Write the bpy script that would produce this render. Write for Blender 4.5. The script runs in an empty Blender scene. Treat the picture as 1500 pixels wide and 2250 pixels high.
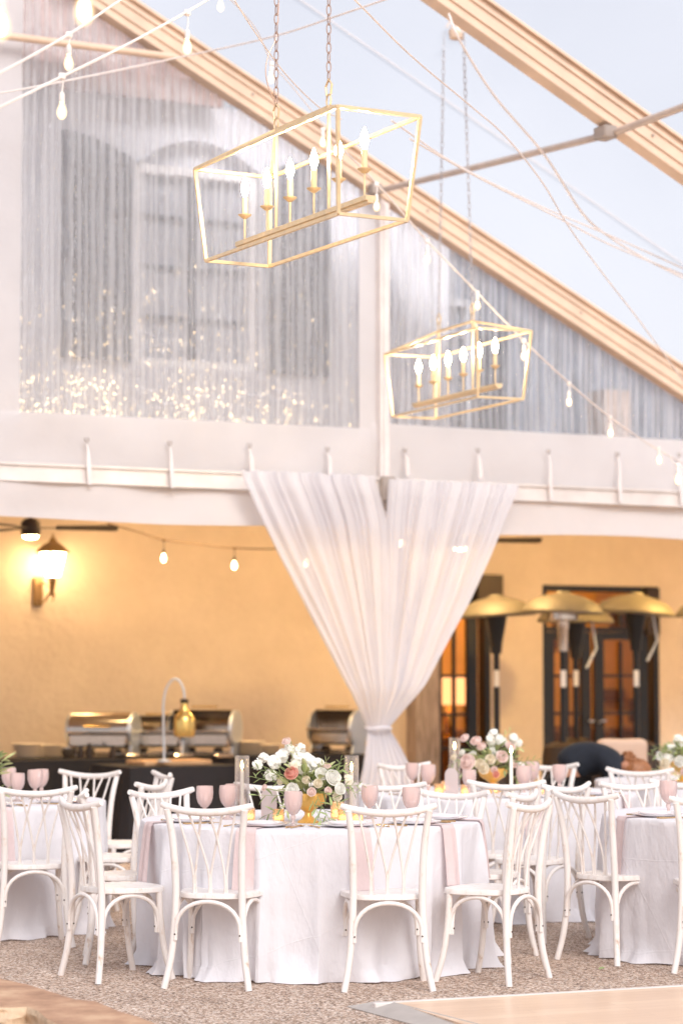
import bpy, math, random
from mathutils import Vector, Matrix, noise
R = math.radians; PI = math.pi; TAU = 2*PI
S = bpy.context.scene
COL = S.collection
random.seed(7)

# ------------------------------------------------------------------ camera
F = 5300.0; EYE = 1.55; TH = math.atan((1475-1125)/F)
cd = bpy.data.cameras.new('camera'); cam = bpy.data.objects.new('camera', cd); COL.objects.link(cam)
cam.location = (0, 0, EYE); cam.rotation_euler = (PI/2+TH, 0, 0)
cd.sensor_fit = 'VERTICAL'; cd.sensor_height = 36; cd.sensor_width = 24; cd.lens = 36*F/2250
cd.clip_end = 2000; cd.dof.use_dof = True; cd.dof.focus_distance = 11.9; cd.dof.aperture_fstop = 1.8
S.camera = cam
# ------------------------------------------------------------------ sky and sun
SUN_EL, SUN_AZ = 38, 160
W = bpy.data.worlds.new("World"); S.world = W; W.use_nodes = True
wn = W.node_tree; bg = wn.nodes['Background']
sky = wn.nodes.new('ShaderNodeTexSky'); sky.sky_type = 'NISHITA'; sky.sun_disc = False
sky.sun_elevation = R(SUN_EL); sky.sun_rotation = R(SUN_AZ); sky.dust_density = 4.0; sky.air_density = 1.0; sky.ozone_density = 1.0
hz = wn.nodes.new('ShaderNodeMix'); hz.data_type = 'RGBA'; hz.inputs[0].default_value = .85   # thin even cloud over the blue
wtc = wn.nodes.new('ShaderNodeTexCoord'); wno = wn.nodes.new('ShaderNodeTexNoise'); wno.inputs['Scale'].default_value = 5; wno.inputs['Detail'].default_value = 5
wra = wn.nodes.new('ShaderNodeValToRGB'); wra.color_ramp.elements[0].position = .35; wra.color_ramp.elements[1].position = .68
wra.color_ramp.elements[0].color = (2.55, 2.62, 2.86, 1); wra.color_ramp.elements[1].color = (3.4, 3.42, 3.62, 1)
wn.links.new(wtc.outputs['Generated'], wno.inputs['Vector']); wn.links.new(wno.outputs['Fac'], wra.inputs[0]); wn.links.new(wra.outputs[0], hz.inputs[7])
wn.links.new(sky.outputs[0], hz.inputs[6]); wn.links.new(hz.outputs[2], bg.inputs[0]); bg.inputs[1].default_value = 0.15
sl = bpy.data.lights.new('sun', 'SUN'); sun = bpy.data.objects.new('sun', sl); COL.objects.link(sun)
sl.energy = 2.5; sl.angle = R(30); sl.color = (1.0, .97, .97)
sun.rotation_euler = (R(90-SUN_EL), 0, R(180-SUN_AZ)); sun.location = (-10, -10, 20)
S.view_settings.view_transform = 'Standard'; S.view_settings.look = 'None'
S.view_settings.exposure = 1.15; S.view_settings.gamma = 1
try:
    S.cycles.use_denoising = True; S.cycles.denoiser = 'OPENIMAGEDENOISE'
    S.cycles.denoising_input_passes = 'RGB_ALBEDO_NORMAL'
except Exception: pass
S.cycles.max_bounces = 10; S.cycles.transparent_max_bounces = 24; S.cycles.diffuse_bounces = 5
S.cycles.sample_clamp_indirect = 6; S.cycles.caustics_refractive = False; S.cycles.caustics_reflective = False

# ------------------------------------------------------------------ geometry of the view
AZ = R(28)
g = Vector((math.cos(AZ), math.sin(AZ), 0)); nn = Vector((-math.sin(AZ), math.cos(AZ), 0))
def ray(px, py):
    x = (px-750)/F; y = -(py-1125)/F
    return Vector((x, math.cos(TH)-y*math.sin(TH), math.sin(TH)+y*math.cos(TH)))
O = Vector((0, 0, EYE))
def atY(px, py, Y): d = ray(px, py); return O+d*(Y/d.y)
def atZ(px, py, Z): d = ray(px, py); return O+d*((Z-EYE)/d.z)
G = atY(840, 1475, 19.5); G.z = 0
def onw(px, py, w):                       # local (u, w, z) on the plane w behind the gable
    d = ray(px, py); t = ((G-O).dot(nn)+w)/d.dot(nn); p = O+d*t
    return Vector(((p-G).dot(g), w, p.z))
def loc2w(v): return G+g*v[0]+nn*v[1]+Vector((0, 0, v[2]))

# ------------------------------------------------------------------ materials
def newmat(name):
    m = bpy.data.materials.new(name); m.use_nodes = True
    nt = m.node_tree; nt.nodes.clear()
    out = nt.nodes.new('ShaderNodeOutputMaterial'); return m, nt, out
def N(nt, typ, **kw):
    n = nt.nodes.new(typ)
    for k, v in kw.items(): setattr(n, k, v)
    return n
def coords(nt, scale=(1, 1, 1), rot=(0, 0, 0)):
    tc = N(nt, 'ShaderNodeTexCoord'); mp = N(nt, 'ShaderNodeMapping')
    mp.inputs['Scale'].default_value = scale; mp.inputs['Rotation'].default_value = rot
    nt.links.new(tc.outputs['Object'], mp.inputs[0]); return mp.outputs[0]
def noise_n(nt, vec, scale, detail=4, rough=.55):
    n = N(nt, 'ShaderNodeTexNoise'); n.inputs['Scale'].default_value = scale
    n.inputs['Detail'].default_value = detail; n.inputs['Roughness'].default_value = rough
    nt.links.new(vec, n.inputs['Vector']); return n.outputs['Fac']
def ramp(nt, fac, stops):
    r = N(nt, 'ShaderNodeValToRGB'); e = r.color_ramp.elements
    while len(e) < len(stops): e.new(.5)
    for el, (p, c) in zip(e, stops): el.position = p; el.color = tuple(c)+(1,) if len(c) == 3 else c
    nt.links.new(fac, r.inputs[0]); return r.outputs[0]
def bump(nt, h, strength=.3, dist=.01):
    b = N(nt, 'ShaderNodeBump'); b.inputs['Strength'].default_value = strength; b.inputs['Distance'].default_value = dist
    nt.links.new(h, b.inputs['Height']); return b.outputs[0]
def solid(name, c, rough=.6, metal=0, var=.08, vs=6, bs=0, bsc=60, stretch=(1, 1, 1), sub=0, spec=.5, c2=None, bd=.004):
    m, nt, out = newmat(name); p = N(nt, 'ShaderNodeBsdfPrincipled')
    p.inputs['Roughness'].default_value = rough; p.inputs['Metallic'].default_value = metal
    p.inputs['Specular IOR Level'].default_value = spec
    v = coords(nt, stretch); f = noise_n(nt, v, vs, 6)
    a = c2 if c2 else tuple(x*(1-var) for x in c); b = tuple(min(1, x*(1+var)) for x in c)
    col = ramp(nt, f, [(.3, a), (.7, b)]); nt.links.new(col, p.inputs['Base Color'])
    if bs: nt.links.new(bump(nt, noise_n(nt, v, bsc, 5), bs, bd), p.inputs['Normal'])
    if sub:
        p.inputs['Subsurface Weight'].default_value = sub; p.inputs['Subsurface Radius'].default_value = (.01, .006, .005)
    nt.links.new(p.outputs[0], out.inputs[0]); return m
def emit(name, c, s):
    m, nt, out = newmat(name); e = N(nt, 'ShaderNodeEmission')
    e.inputs[0].default_value = tuple(c)+(1,); e.inputs[1].default_value = s
    nt.links.new(e.outputs[0], out.inputs[0]); return m
def fabric(name, c, trans=.25, rough=.9, bs=.25, sc=9, see=0, c2=None, crease=0):
    m, nt, out = newmat(name); p = N(nt, 'ShaderNodeBsdfPrincipled'); p.inputs['Roughness'].default_value = rough
    p.inputs['Specular IOR Level'].default_value = .2
    v = coords(nt); f = noise_n(nt, v, 3, 5)
    col = ramp(nt, f, [(.3, c2 or tuple(x*.96 for x in c)), (.7, c)]); nt.links.new(col, p.inputs['Base Color'])
    nb = bump(nt, noise_n(nt, v, sc, 4), bs, .03); nt.links.new(nb, p.inputs['Normal'])
    if crease:
        wn_ = noise_n(nt, coords(nt, (1, 1, .45)), 3.2, 5, .6); b2 = N(nt, 'ShaderNodeBump'); b2.inputs['Strength'].default_value = crease; b2.inputs['Distance'].default_value = .09
        nt.links.new(wn_, b2.inputs['Height']); nt.links.new(nb, b2.inputs['Normal'])
        br = N(nt, 'ShaderNodeTexBrick'); br.inputs['Color1'].default_value = (0, 0, 0, 1); br.inputs['Color2'].default_value = (0, 0, 0, 1); br.inputs['Mortar'].default_value = (1, 1, 1, 1)
        br.offset = 0; br.inputs['Scale'].default_value = 1; br.inputs['Brick Width'].default_value = .62; br.inputs['Row Height'].default_value = .44; br.inputs['Mortar Size'].default_value = .005; br.inputs['Mortar Smooth'].default_value = 1
        nt.links.new(coords(nt, (1, 1, 1), (R(78), R(12), R(20))), br.inputs['Vector']); b3 = N(nt, 'ShaderNodeBump'); b3.inputs['Strength'].default_value = .22; b3.inputs['Distance'].default_value = .006
        nt.links.new(br.outputs['Color'], b3.inputs['Height']); nt.links.new(b2.outputs[0], b3.inputs['Normal']); nt.links.new(b3.outputs[0], p.inputs['Normal'])
    t = N(nt, 'ShaderNodeBsdfTranslucent'); nt.links.new(col, t.inputs[0])
    mx = N(nt, 'ShaderNodeMixShader'); mx.inputs[0].default_value = trans
    nt.links.new(p.outputs[0], mx.inputs[1]); nt.links.new(t.outputs[0], mx.inputs[2]); o = mx.outputs[0]
    if see:
        tr = N(nt, 'ShaderNodeBsdfTransparent'); m2 = N(nt, 'ShaderNodeMixShader'); m2.inputs[0].default_value = see
        nt.links.new(o, m2.inputs[1]); nt.links.new(tr.outputs[0], m2.inputs[2]); o = m2.outputs[0]
    nt.links.new(o, out.inputs[0]); return m
def glassy(name, tint, body, fac=.25, rough=.08, bs=0, bsc=40, gloss=.12, edge=.6):
    """thin see-through glass: tinted transparency, a little milky body, a glossy coat"""
    m, nt, out = newmat(name)
    tr = N(nt, 'ShaderNodeBsdfTransparent'); tr.inputs[0].default_value = tuple(tint)+(1,)
    d = N(nt, 'ShaderNodeBsdfDiffuse'); d.inputs[0].default_value = tuple(body)+(1,)
    t = N(nt, 'ShaderNodeBsdfTranslucent'); t.inputs[0].default_value = tuple(body)+(1,)
    dt = N(nt, 'ShaderNodeMixShader'); dt.inputs[0].default_value = .5
    nt.links.new(d.outputs[0], dt.inputs[1]); nt.links.new(t.outputs[0], dt.inputs[2])
    a = N(nt, 'ShaderNodeMixShader'); a.inputs[0].default_value = fac
    nt.links.new(tr.outputs[0], a.inputs[1]); nt.links.new(dt.outputs[0], a.inputs[2])
    gl = N(nt, 'ShaderNodeBsdfGlossy'); gl.inputs['Roughness'].default_value = rough
    lw = N(nt, 'ShaderNodeLayerWeight'); lw.inputs[0].default_value = .35
    mt = N(nt, 'ShaderNodeMath', operation='MULTIPLY_ADD'); mt.inputs[1].default_value = edge; mt.inputs[2].default_value = gloss
    nt.links.new(lw.outputs['Facing'], mt.inputs[0])
    if bs:
        v = coords(nt); vo = N(nt, 'ShaderNodeTexVoronoi'); vo.inputs['Scale'].default_value = bsc
        nt.links.new(v, vo.inputs['Vector']); nb = bump(nt, vo.outputs['Distance'], bs, .01)
        nt.links.new(nb, gl.inputs['Normal'])
    b = N(nt, 'ShaderNodeMixShader'); nt.links.new(mt.outputs[0], b.inputs[0])
    nt.links.new(a.outputs[0], b.inputs[1]); nt.links.new(gl.outputs[0], b.inputs[2])
    nt.links.new(b.outputs[0], out.inputs[0]); return m

M = {}
def chairwood():
    m, nt, out = newmat('whitewashed wood'); p = N(nt, 'ShaderNodeBsdfPrincipled'); p.inputs['Roughness'].default_value = .5
    v = coords(nt, (1, 1, .35)); f1 = noise_n(nt, v, 26, 8, .7); f2 = noise_n(nt, v, 5, 3)
    c = ramp(nt, f1, [(.27, (.48, .34, .24)), (.37, (.76, .68, .62)), (.44, (.82, .78, .75)), (.8, (.87, .84, .825))])
    c2 = ramp(nt, f2, [(.3, (.93, .9, .88)), (.7, (1, 1, 1))])
    mx = N(nt, 'ShaderNodeMix', data_type='RGBA', blend_type='MULTIPLY'); mx.inputs[0].default_value = 1
    nt.links.new(c, mx.inputs[6]); nt.links.new(c2, mx.inputs[7]); nt.links.new(mx.outputs[2], p.inputs['Base Color'])
    nt.links.new(bump(nt, f1, .15, .003), p.inputs['Normal']); nt.links.new(p.outputs[0], out.inputs[0]); return m
M['wood_white'] = chairwood()
M['linen'] = fabric('white table linen', (.9, .89, .93), .2, .85, .18, 7, crease=.45)
M['napkin'] = fabric('blush napkin cloth', (.78, .64, .63), .2, .9, .3, 20)
M['pvc'] = fabric('white tent fabric', (.84, .82, .83), .4, .6, .6, 3.2)
M['pvc_hard'] = solid('white tent strap', (.76, .7, .68), .6)
M['sheer'] = fabric('sheer white voile', (.9, .89, .92), .42, .9, .1, 12, see=.1)
M['black_cloth'] = solid('black drape cloth', (.012, .009, .01), .8, var=.3, vs=3, bs=.3, bsc=6, bd=.03)
M['alu'] = solid('aluminium with warm light tint', (.76, .58, .44), .45, .1, var=.1, vs=4, stretch=(1, 1, 1))  # warm lamp light on white aluminium, put into the base colour as tan
M['purlin'] = solid('weathered grey tube', (.6, .5, .44), .45, .3, var=.15)
M['brass_dark'] = solid('aged brass lantern', (.3, .19, .09), .45, .5)
M['alu_light'] = solid('pale aluminium', (.8, .74, .7), .4, .3)
M['ramp'] = solid('dull grey ramp metal', (.46, .42, .39), .5, .2, var=.1, vs=9)
M['grey_metal'] = solid('grey bracket metal', (.42, .36, .32), .5, .5)
M['gold'] = solid('antique gold paint', (.86, .66, .4), .35, .5, var=.12, vs=20)
M['chain'] = solid('bronze chain', (.5, .36, .3), .4, .6)
M['chain_grey'] = solid('grey chain', (.55, .52, .52), .4, .6)
M['sleeve'] = solid('cream candle sleeve', (.9, .72, .45), .5)
M['bulb_hot'] = emit('candle bulb light', (1, .78, .48), 110)
M['filament'] = emit('string bulb filament', (1, .78, .45), 45)
M['cable'] = solid('white cable', (.85, .78, .74), .6)
M['dark_cable'] = solid('dark cable', (.12, .07, .04), .6)
M['socket'] = solid('white lamp socket', (.88, .82, .78), .5)
M['dark_metal'] = solid('dark bronze metal', (.045, .03, .022), .45, .5)
M['black_steel'] = solid('black steel frame', (.012, .013, .016), .4, .3)
M['steel'] = solid('polished steel', (.56, .5, .44), .2, 1, var=.05)
M['steel_blue'] = solid('brushed steel', (.66, .7, .74), .42, .8, var=.05)
M['reflector'] = solid('heater reflector metal', (.2, .17, .12), .6, .4)
M['brass'] = solid('warm brass', (.75, .5, .16), .25, .9)
M['gold_vase'] = solid('gold ribbed glass', (.85, .5, .13), .3, .35, var=.1)
M['sticker'] = solid('white paper label', (.85, .83, .8), .7)
M['board'] = solid('pale wood board', (.62, .36, .18), .5, stretch=(2, 14, 14), vs=4, var=.15)
M['cream'] = solid('cream plates', (.92, .8, .64), .5)
M['wax'] = solid('ivory wax', (.93, .86, .74), .5, sub=.3)
M['flame'] = emit('candle flame', (1, .72, .32), 24)
M['marker'] = glassy('frosted marker', (.95, .9, .9), (.92, .84, .84), .6, .3)
M['door_glass'] = glassy('door glass', (.92, .9, .88), (.5, .5, .5), .0, .05, gloss=.01, edge=.08)
M['glass'] = glassy('clear glass', (.98, .97, .97), (.9, .88, .88), .04, .05, gloss=.1)
M['pink_glass'] = glassy('pink pressed glass', (1, .93, .91), (1, .82, .78), .62, .14, .8, 110, .06)
M['votive'] = glassy('amber votive glass', (1, .82, .58), (1, .74, .45), .4, .15, .6, 150)
M['votive_glow'] = emit('votive flame glow', (1, .66, .3), 4)
M['plate'] = solid('white china', (.88, .85, .86), .2)
M['cutlery'] = solid('gold cutlery', (.75, .5, .25), .25, .9)
M['petal_white'] = fabric('white petals', (.97, .96, .91), .3, .7, .1, 40)
M['petal_cream'] = fabric('cream petals', (.97, .9, .75), .3, .7, .1, 40)
M['petal_blush'] = fabric('blush petals', (.97, .82, .77), .3, .7, .1, 40)
M['petal_pink'] = fabric('salmon petals', (.93, .55, .46), .45, .7, .1, 40)
M['leaf'] = solid('sage leaves', (.3, .37, .15), .6, var=.35, vs=14)
M['leaf_light'] = solid('light leaves', (.52, .55, .26), .6, var=.3, vs=14)
M['skin'] = solid('skin', (.42, .2, .12), .5, sub=.2)
M['hair'] = solid('auburn hair', (.3, .12, .045), .5, var=.35, vs=60, bs=.6, bsc=90)
M['navy'] = solid('navy knit', (.006, .009, .017), .85, var=.2, vs=30, bs=.3, bsc=60)
M['trousers'] = solid('black trousers', (.01, .01, .012), .85)
M['cushion'] = fabric('taupe cushion', (.6, .43, .33), .05, .9, .2, 30)
M['wicker'] = solid('dark wicker', (.05, .03, .02), .7, vs=60, var=.4, bs=.5, bsc=80)
M['frame_grey'] = solid('grey window paint', (.3, .31, .34), .6)
M['frame_white'] = solid('white window paint', (.8, .78, .78), .6)
M['shutter'] = solid('slate shutter paint', (.045, .055, .075), .5)
M['upwall'] = solid('pale painted stucco', (.55, .56, .61), .9, var=.06, vs=3, bs=.3, bsc=20, bd=.01)
M['room'] = solid('ochre room plaster', (.58, .34, .11), .9)
M['post_wood'] = solid('weathered timber', (.34, .27, .24), .85, stretch=(8, 8, .8), vs=6, var=.45, bs=.6, bsc=12)
M['picture'] = solid('dark framed picture', (.12, .05, .02), .5)
M['shade'] = None

def stucco():
    m, nt, out = newmat('warm stucco'); p = N(nt, 'ShaderNodeBsdfPrincipled'); p.inputs['Roughness'].default_value = .92
    v = coords(nt); f = noise_n(nt, v, 1.9, 9, .72); f2 = noise_n(nt, v, 13, 7, .65)
    nt.links.new(ramp(nt, f, [(.3, (.6, .49, .385)), (.7, (.7, .58, .465))]), p.inputs['Base Color'])
    nt.links.new(bump(nt, f2, .6, .02), p.inputs['Normal']); nt.links.new(p.outputs[0], out.inputs[0]); return m
M['stucco'] = stucco()
def gravel():
    m, nt, out = newmat('exposed aggregate'); p = N(nt, 'ShaderNodeBsdfPrincipled'); p.inputs['Roughness'].default_value = .9
    v = coords(nt); vo = N(nt, 'ShaderNodeTexVoronoi'); vo.inputs['Scale'].default_value = 100
    nt.links.new(v, vo.inputs['Vector'])
    sep = N(nt, 'ShaderNodeSeparateColor'); nt.links.new(vo.outputs['Color'], sep.inputs[0])
    c = ramp(nt, sep.outputs[0], [(0, (.09, .06, .045)), (.2, (.29, .2, .145)), (.45, (.54, .4, .31)), (.75, (.68, .55, .45)), (1, (.9, .84, .78))])
    big = ramp(nt, noise_n(nt, v, 1.1, 6, .7), [(.3, (.72, .66, .62)), (.7, (1, .97, .96))])
    mx = N(nt, 'ShaderNodeMix', data_type='RGBA', blend_type='MULTIPLY'); mx.inputs[0].default_value = 1
    nt.links.new(c, mx.inputs[6]); nt.links.new(big, mx.inputs[7]); nt.links.new(mx.outputs[2], p.inputs['Base Color'])
    nt.links.new(bump(nt, vo.outputs['Distance'], .6, .006), p.inputs['Normal']); nt.links.new(p.outputs[0], out.inputs[0]); return m
M['gravel'] = gravel()
def flagstone():
    m, nt, out = newmat('brown flagstone'); p = N(nt, 'ShaderNodeBsdfPrincipled'); p.inputs['Roughness'].default_value = .85
    v = coords(nt); f = noise_n(nt, v, 3.2, 9, .65); f2 = noise_n(nt, v, 22, 6)
    nt.links.new(ramp(nt, f, [(.28, (.24, .13, .08)), (.5, (.46, .27, .17)), (.72, (.66, .46, .3))]), p.inputs['Base Color'])
    nt.links.new(bump(nt, f2, .5, .01), p.inputs['Normal']); nt.links.new(p.outputs[0], out.inputs[0]); return m
M['flag'] = flagstone()
M['rock'] = solid('pale broken sandstone', (.62, .45, .3), .9, var=.25, vs=9, bs=.8, bsc=26, bd=.02)
def parquet():
    m, nt, out = newmat('pale maple dance floor'); p = N(nt, 'ShaderNodeBsdfPrincipled'); p.inputs['Roughness'].default_value = .28
    v = coords(nt, (1, 1, 1)); br = N(nt, 'ShaderNodeTexBrick'); nt.links.new(v, br.inputs['Vector'])
    br.inputs['Color1'].default_value = (.82, .6, .43, 1); br.inputs['Color2'].default_value = (.74, .52, .36, 1)
    br.inputs['Mortar'].default_value = (.6, .42, .3, 1); br.inputs['Scale'].default_value = 1
    br.inputs['Brick Width'].default_value = .9; br.inputs['Row Height'].default_value = .09; br.inputs['Mortar Size'].default_value = .0015
    v2 = coords(nt, (1.5, 22, 1)); f = ramp(nt, noise_n(nt, v2, 3, 5), [(.3, (.88, .84, .8)), (.7, (1, 1, 1))])
    mx = N(nt, 'ShaderNodeMix', data_type='RGBA', blend_type='MULTIPLY'); mx.inputs[0].default_value = 1
    nt.links.new(br.outputs['Color'], mx.inputs[6]); nt.links.new(f, mx.inputs[7])
    nt.links.new(mx.outputs[2], p.inputs['Base Color']); nt.links.new(p.outputs[0], out.inputs[0]); return m
M['parquet'] = parquet()
def rooftile():
    m, nt, out = newmat('brown clay roof tiles'); p = N(nt, 'ShaderNodeBsdfPrincipled'); p.inputs['Roughness'].default_value = .85
    v = coords(nt); f = noise_n(nt, v, 5, 8, .7)
    nt.links.new(ramp(nt, f, [(.3, (.16, .1, .09)), (.7, (.4, .27, .24))]), p.inputs['Base Color'])
    nt.links.new(p.outputs[0], out.inputs[0]); return m
M['tile'] = rooftile()
def vinyl(name='crinkled clear vinyl', m0=.24, m1=.4, m2=.62, t0=.78):
    """clear tent vinyl: see-through, milky upright creases, glossy and crinkled"""
    m, nt, out = newmat(name)
    v = coords(nt, (1, 1, .03)); wv = N(nt, 'ShaderNodeTexWave'); wv.wave_type = 'BANDS'; wv.bands_direction = 'X'
    wv.inputs['Scale'].default_value = 4.6; wv.inputs['Distortion'].default_value = 5.5; wv.inputs['Detail'].default_value = 3; wv.inputs['Detail Scale'].default_value = 1.6
    nt.links.new(v, wv.inputs['Vector'])
    v2 = coords(nt, (30, 1, .5)); st2 = noise_n(nt, v2, 2.0, 4, .6)
    v3 = coords(nt, (2.2, 1, .5)); st3 = noise_n(nt, v3, 1.0, 3, .6)
    av = N(nt, 'ShaderNodeMath', operation='MULTIPLY_ADD'); av.inputs[1].default_value = .42; nt.links.new(wv.outputs['Fac'], av.inputs[0])
    a2 = N(nt, 'ShaderNodeMath', operation='MULTIPLY_ADD'); a2.inputs[1].default_value = .35; nt.links.new(st2, a2.inputs[0])
    a3 = N(nt, 'ShaderNodeMath', operation='MULTIPLY'); a3.inputs[1].default_value = .25; nt.links.new(st3, a3.inputs[0])
    nt.links.new(a3.outputs[0], a2.inputs[2]); nt.links.new(a2.outputs[0], av.inputs[2])
    milky = ramp(nt, av.outputs[0], [(.28, (m0,)*3), (.5, (m1,)*3), (.72, (m2,)*3)])
    tint = ramp(nt, st2, [(.36, (t0, t0*1.02, t0*1.06)), (.5, (.9+.1*t0-.02,)*3), (.6, (1, 1, 1))])
    tr = N(nt, 'ShaderNodeBsdfTransparent'); nt.links.new(tint, tr.inputs[0])
    d = N(nt, 'ShaderNodeBsdfDiffuse'); d.inputs[0].default_value = (.85, .85, .88, 1)
    t = N(nt, 'ShaderNodeBsdfTranslucent'); t.inputs[0].default_value = (.9, .9, .93, 1)
    dt = N(nt, 'ShaderNodeMixShader'); nt.links.new(d.outputs[0], dt.inputs[1]); nt.links.new(t.outputs[0], dt.inputs[2])
    a = N(nt, 'ShaderNodeMixShader'); nt.links.new(milky, a.inputs[0])
    nt.links.new(tr.outputs[0], a.inputs[1]); nt.links.new(dt.outputs[0], a.inputs[2])
    vb = coords(nt, (1, 1, .5)); cr = noise_n(nt, vb, 17, 4, .7)
    gl = N(nt, 'ShaderNodeBsdfGlossy'); gl.inputs['Roughness'].default_value = .07
    nt.links.new(bump(nt, cr, 1.0, .09), gl.inputs['Normal'])
    b = N(nt, 'ShaderNodeMixShader'); b.inputs[0].default_value = .26
    nt.links.new(a.outputs[0], b.inputs[1]); nt.links.new(gl.outputs[0], b.inputs[2]); nt.links.new(b.outputs[0], out.inputs[0]); return m
M['vinyl'] = vinyl()
M['vinyl_clear'] = vinyl('streaked clear vinyl', .06, .2, .5, .4)
def roofsheet():
    m, nt, out = newmat('translucent roof sheet')
    v = coords(nt); f = noise_n(nt, v, .5, 5)
    tr = N(nt, 'ShaderNodeBsdfTransparent'); tr.inputs[0].default_value = (.97, .96, .95, 1)
    t = N(nt, 'ShaderNodeBsdfTranslucent'); t.inputs[0].default_value = (.4, .405, .43, 1)
    mr = N(nt, 'ShaderNodeMapRange'); mr.inputs['To Min'].default_value = .42; mr.inputs['To Max'].default_value = .56
    nt.links.new(f, mr.inputs[0])
    a = N(nt, 'ShaderNodeMixShader'); nt.links.new(mr.outputs[0], a.inputs[0])
    nt.links.new(tr.outputs[0], a.inputs[1]); nt.links.new(t.outputs[0], a.inputs[2]); nt.links.new(a.outputs[0], out.inputs[0]); return m
M['roof'] = roofsheet()
def bulbglass():
    m, nt, out = newmat('lit bulb glass'); tr = N(nt, 'ShaderNodeBsdfTransparent')
    e = N(nt, 'ShaderNodeEmission'); e.inputs[0].default_value = (1, .7, .4, 1); e.inputs[1].default_value = 1.25
    a = N(nt, 'ShaderNodeMixShader'); a.inputs[0].default_value = .6
    nt.links.new(tr.outputs[0], a.inputs[1]); nt.links.new(e.outputs[0], a.inputs[2]); nt.links.new(a.outputs[0], out.inputs[0])
    return m
M['bulb_glass'] = bulbglass()
M['lantern_glass'] = emit('lit lantern glass', (1, .66, .32), 20)
M['porch_fill'] = emit('added porch fill light', (1, .69, .33), 205)
M['porch_bulb'] = emit('porch bulb', (1, .72, .38), 14)
M['shade'] = emit('lit lamp shade', (1, .42, .16), 1.3)
M['porch_fill_gold'] = emit('added golden fill light', (1, .68, .25), 300)
M['fan_light'] = emit('fan light bowl', (1, .7, .34), 60)
M['room_lamp'] = emit('room ceiling lamp', (1, .62, .25), 26)

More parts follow.
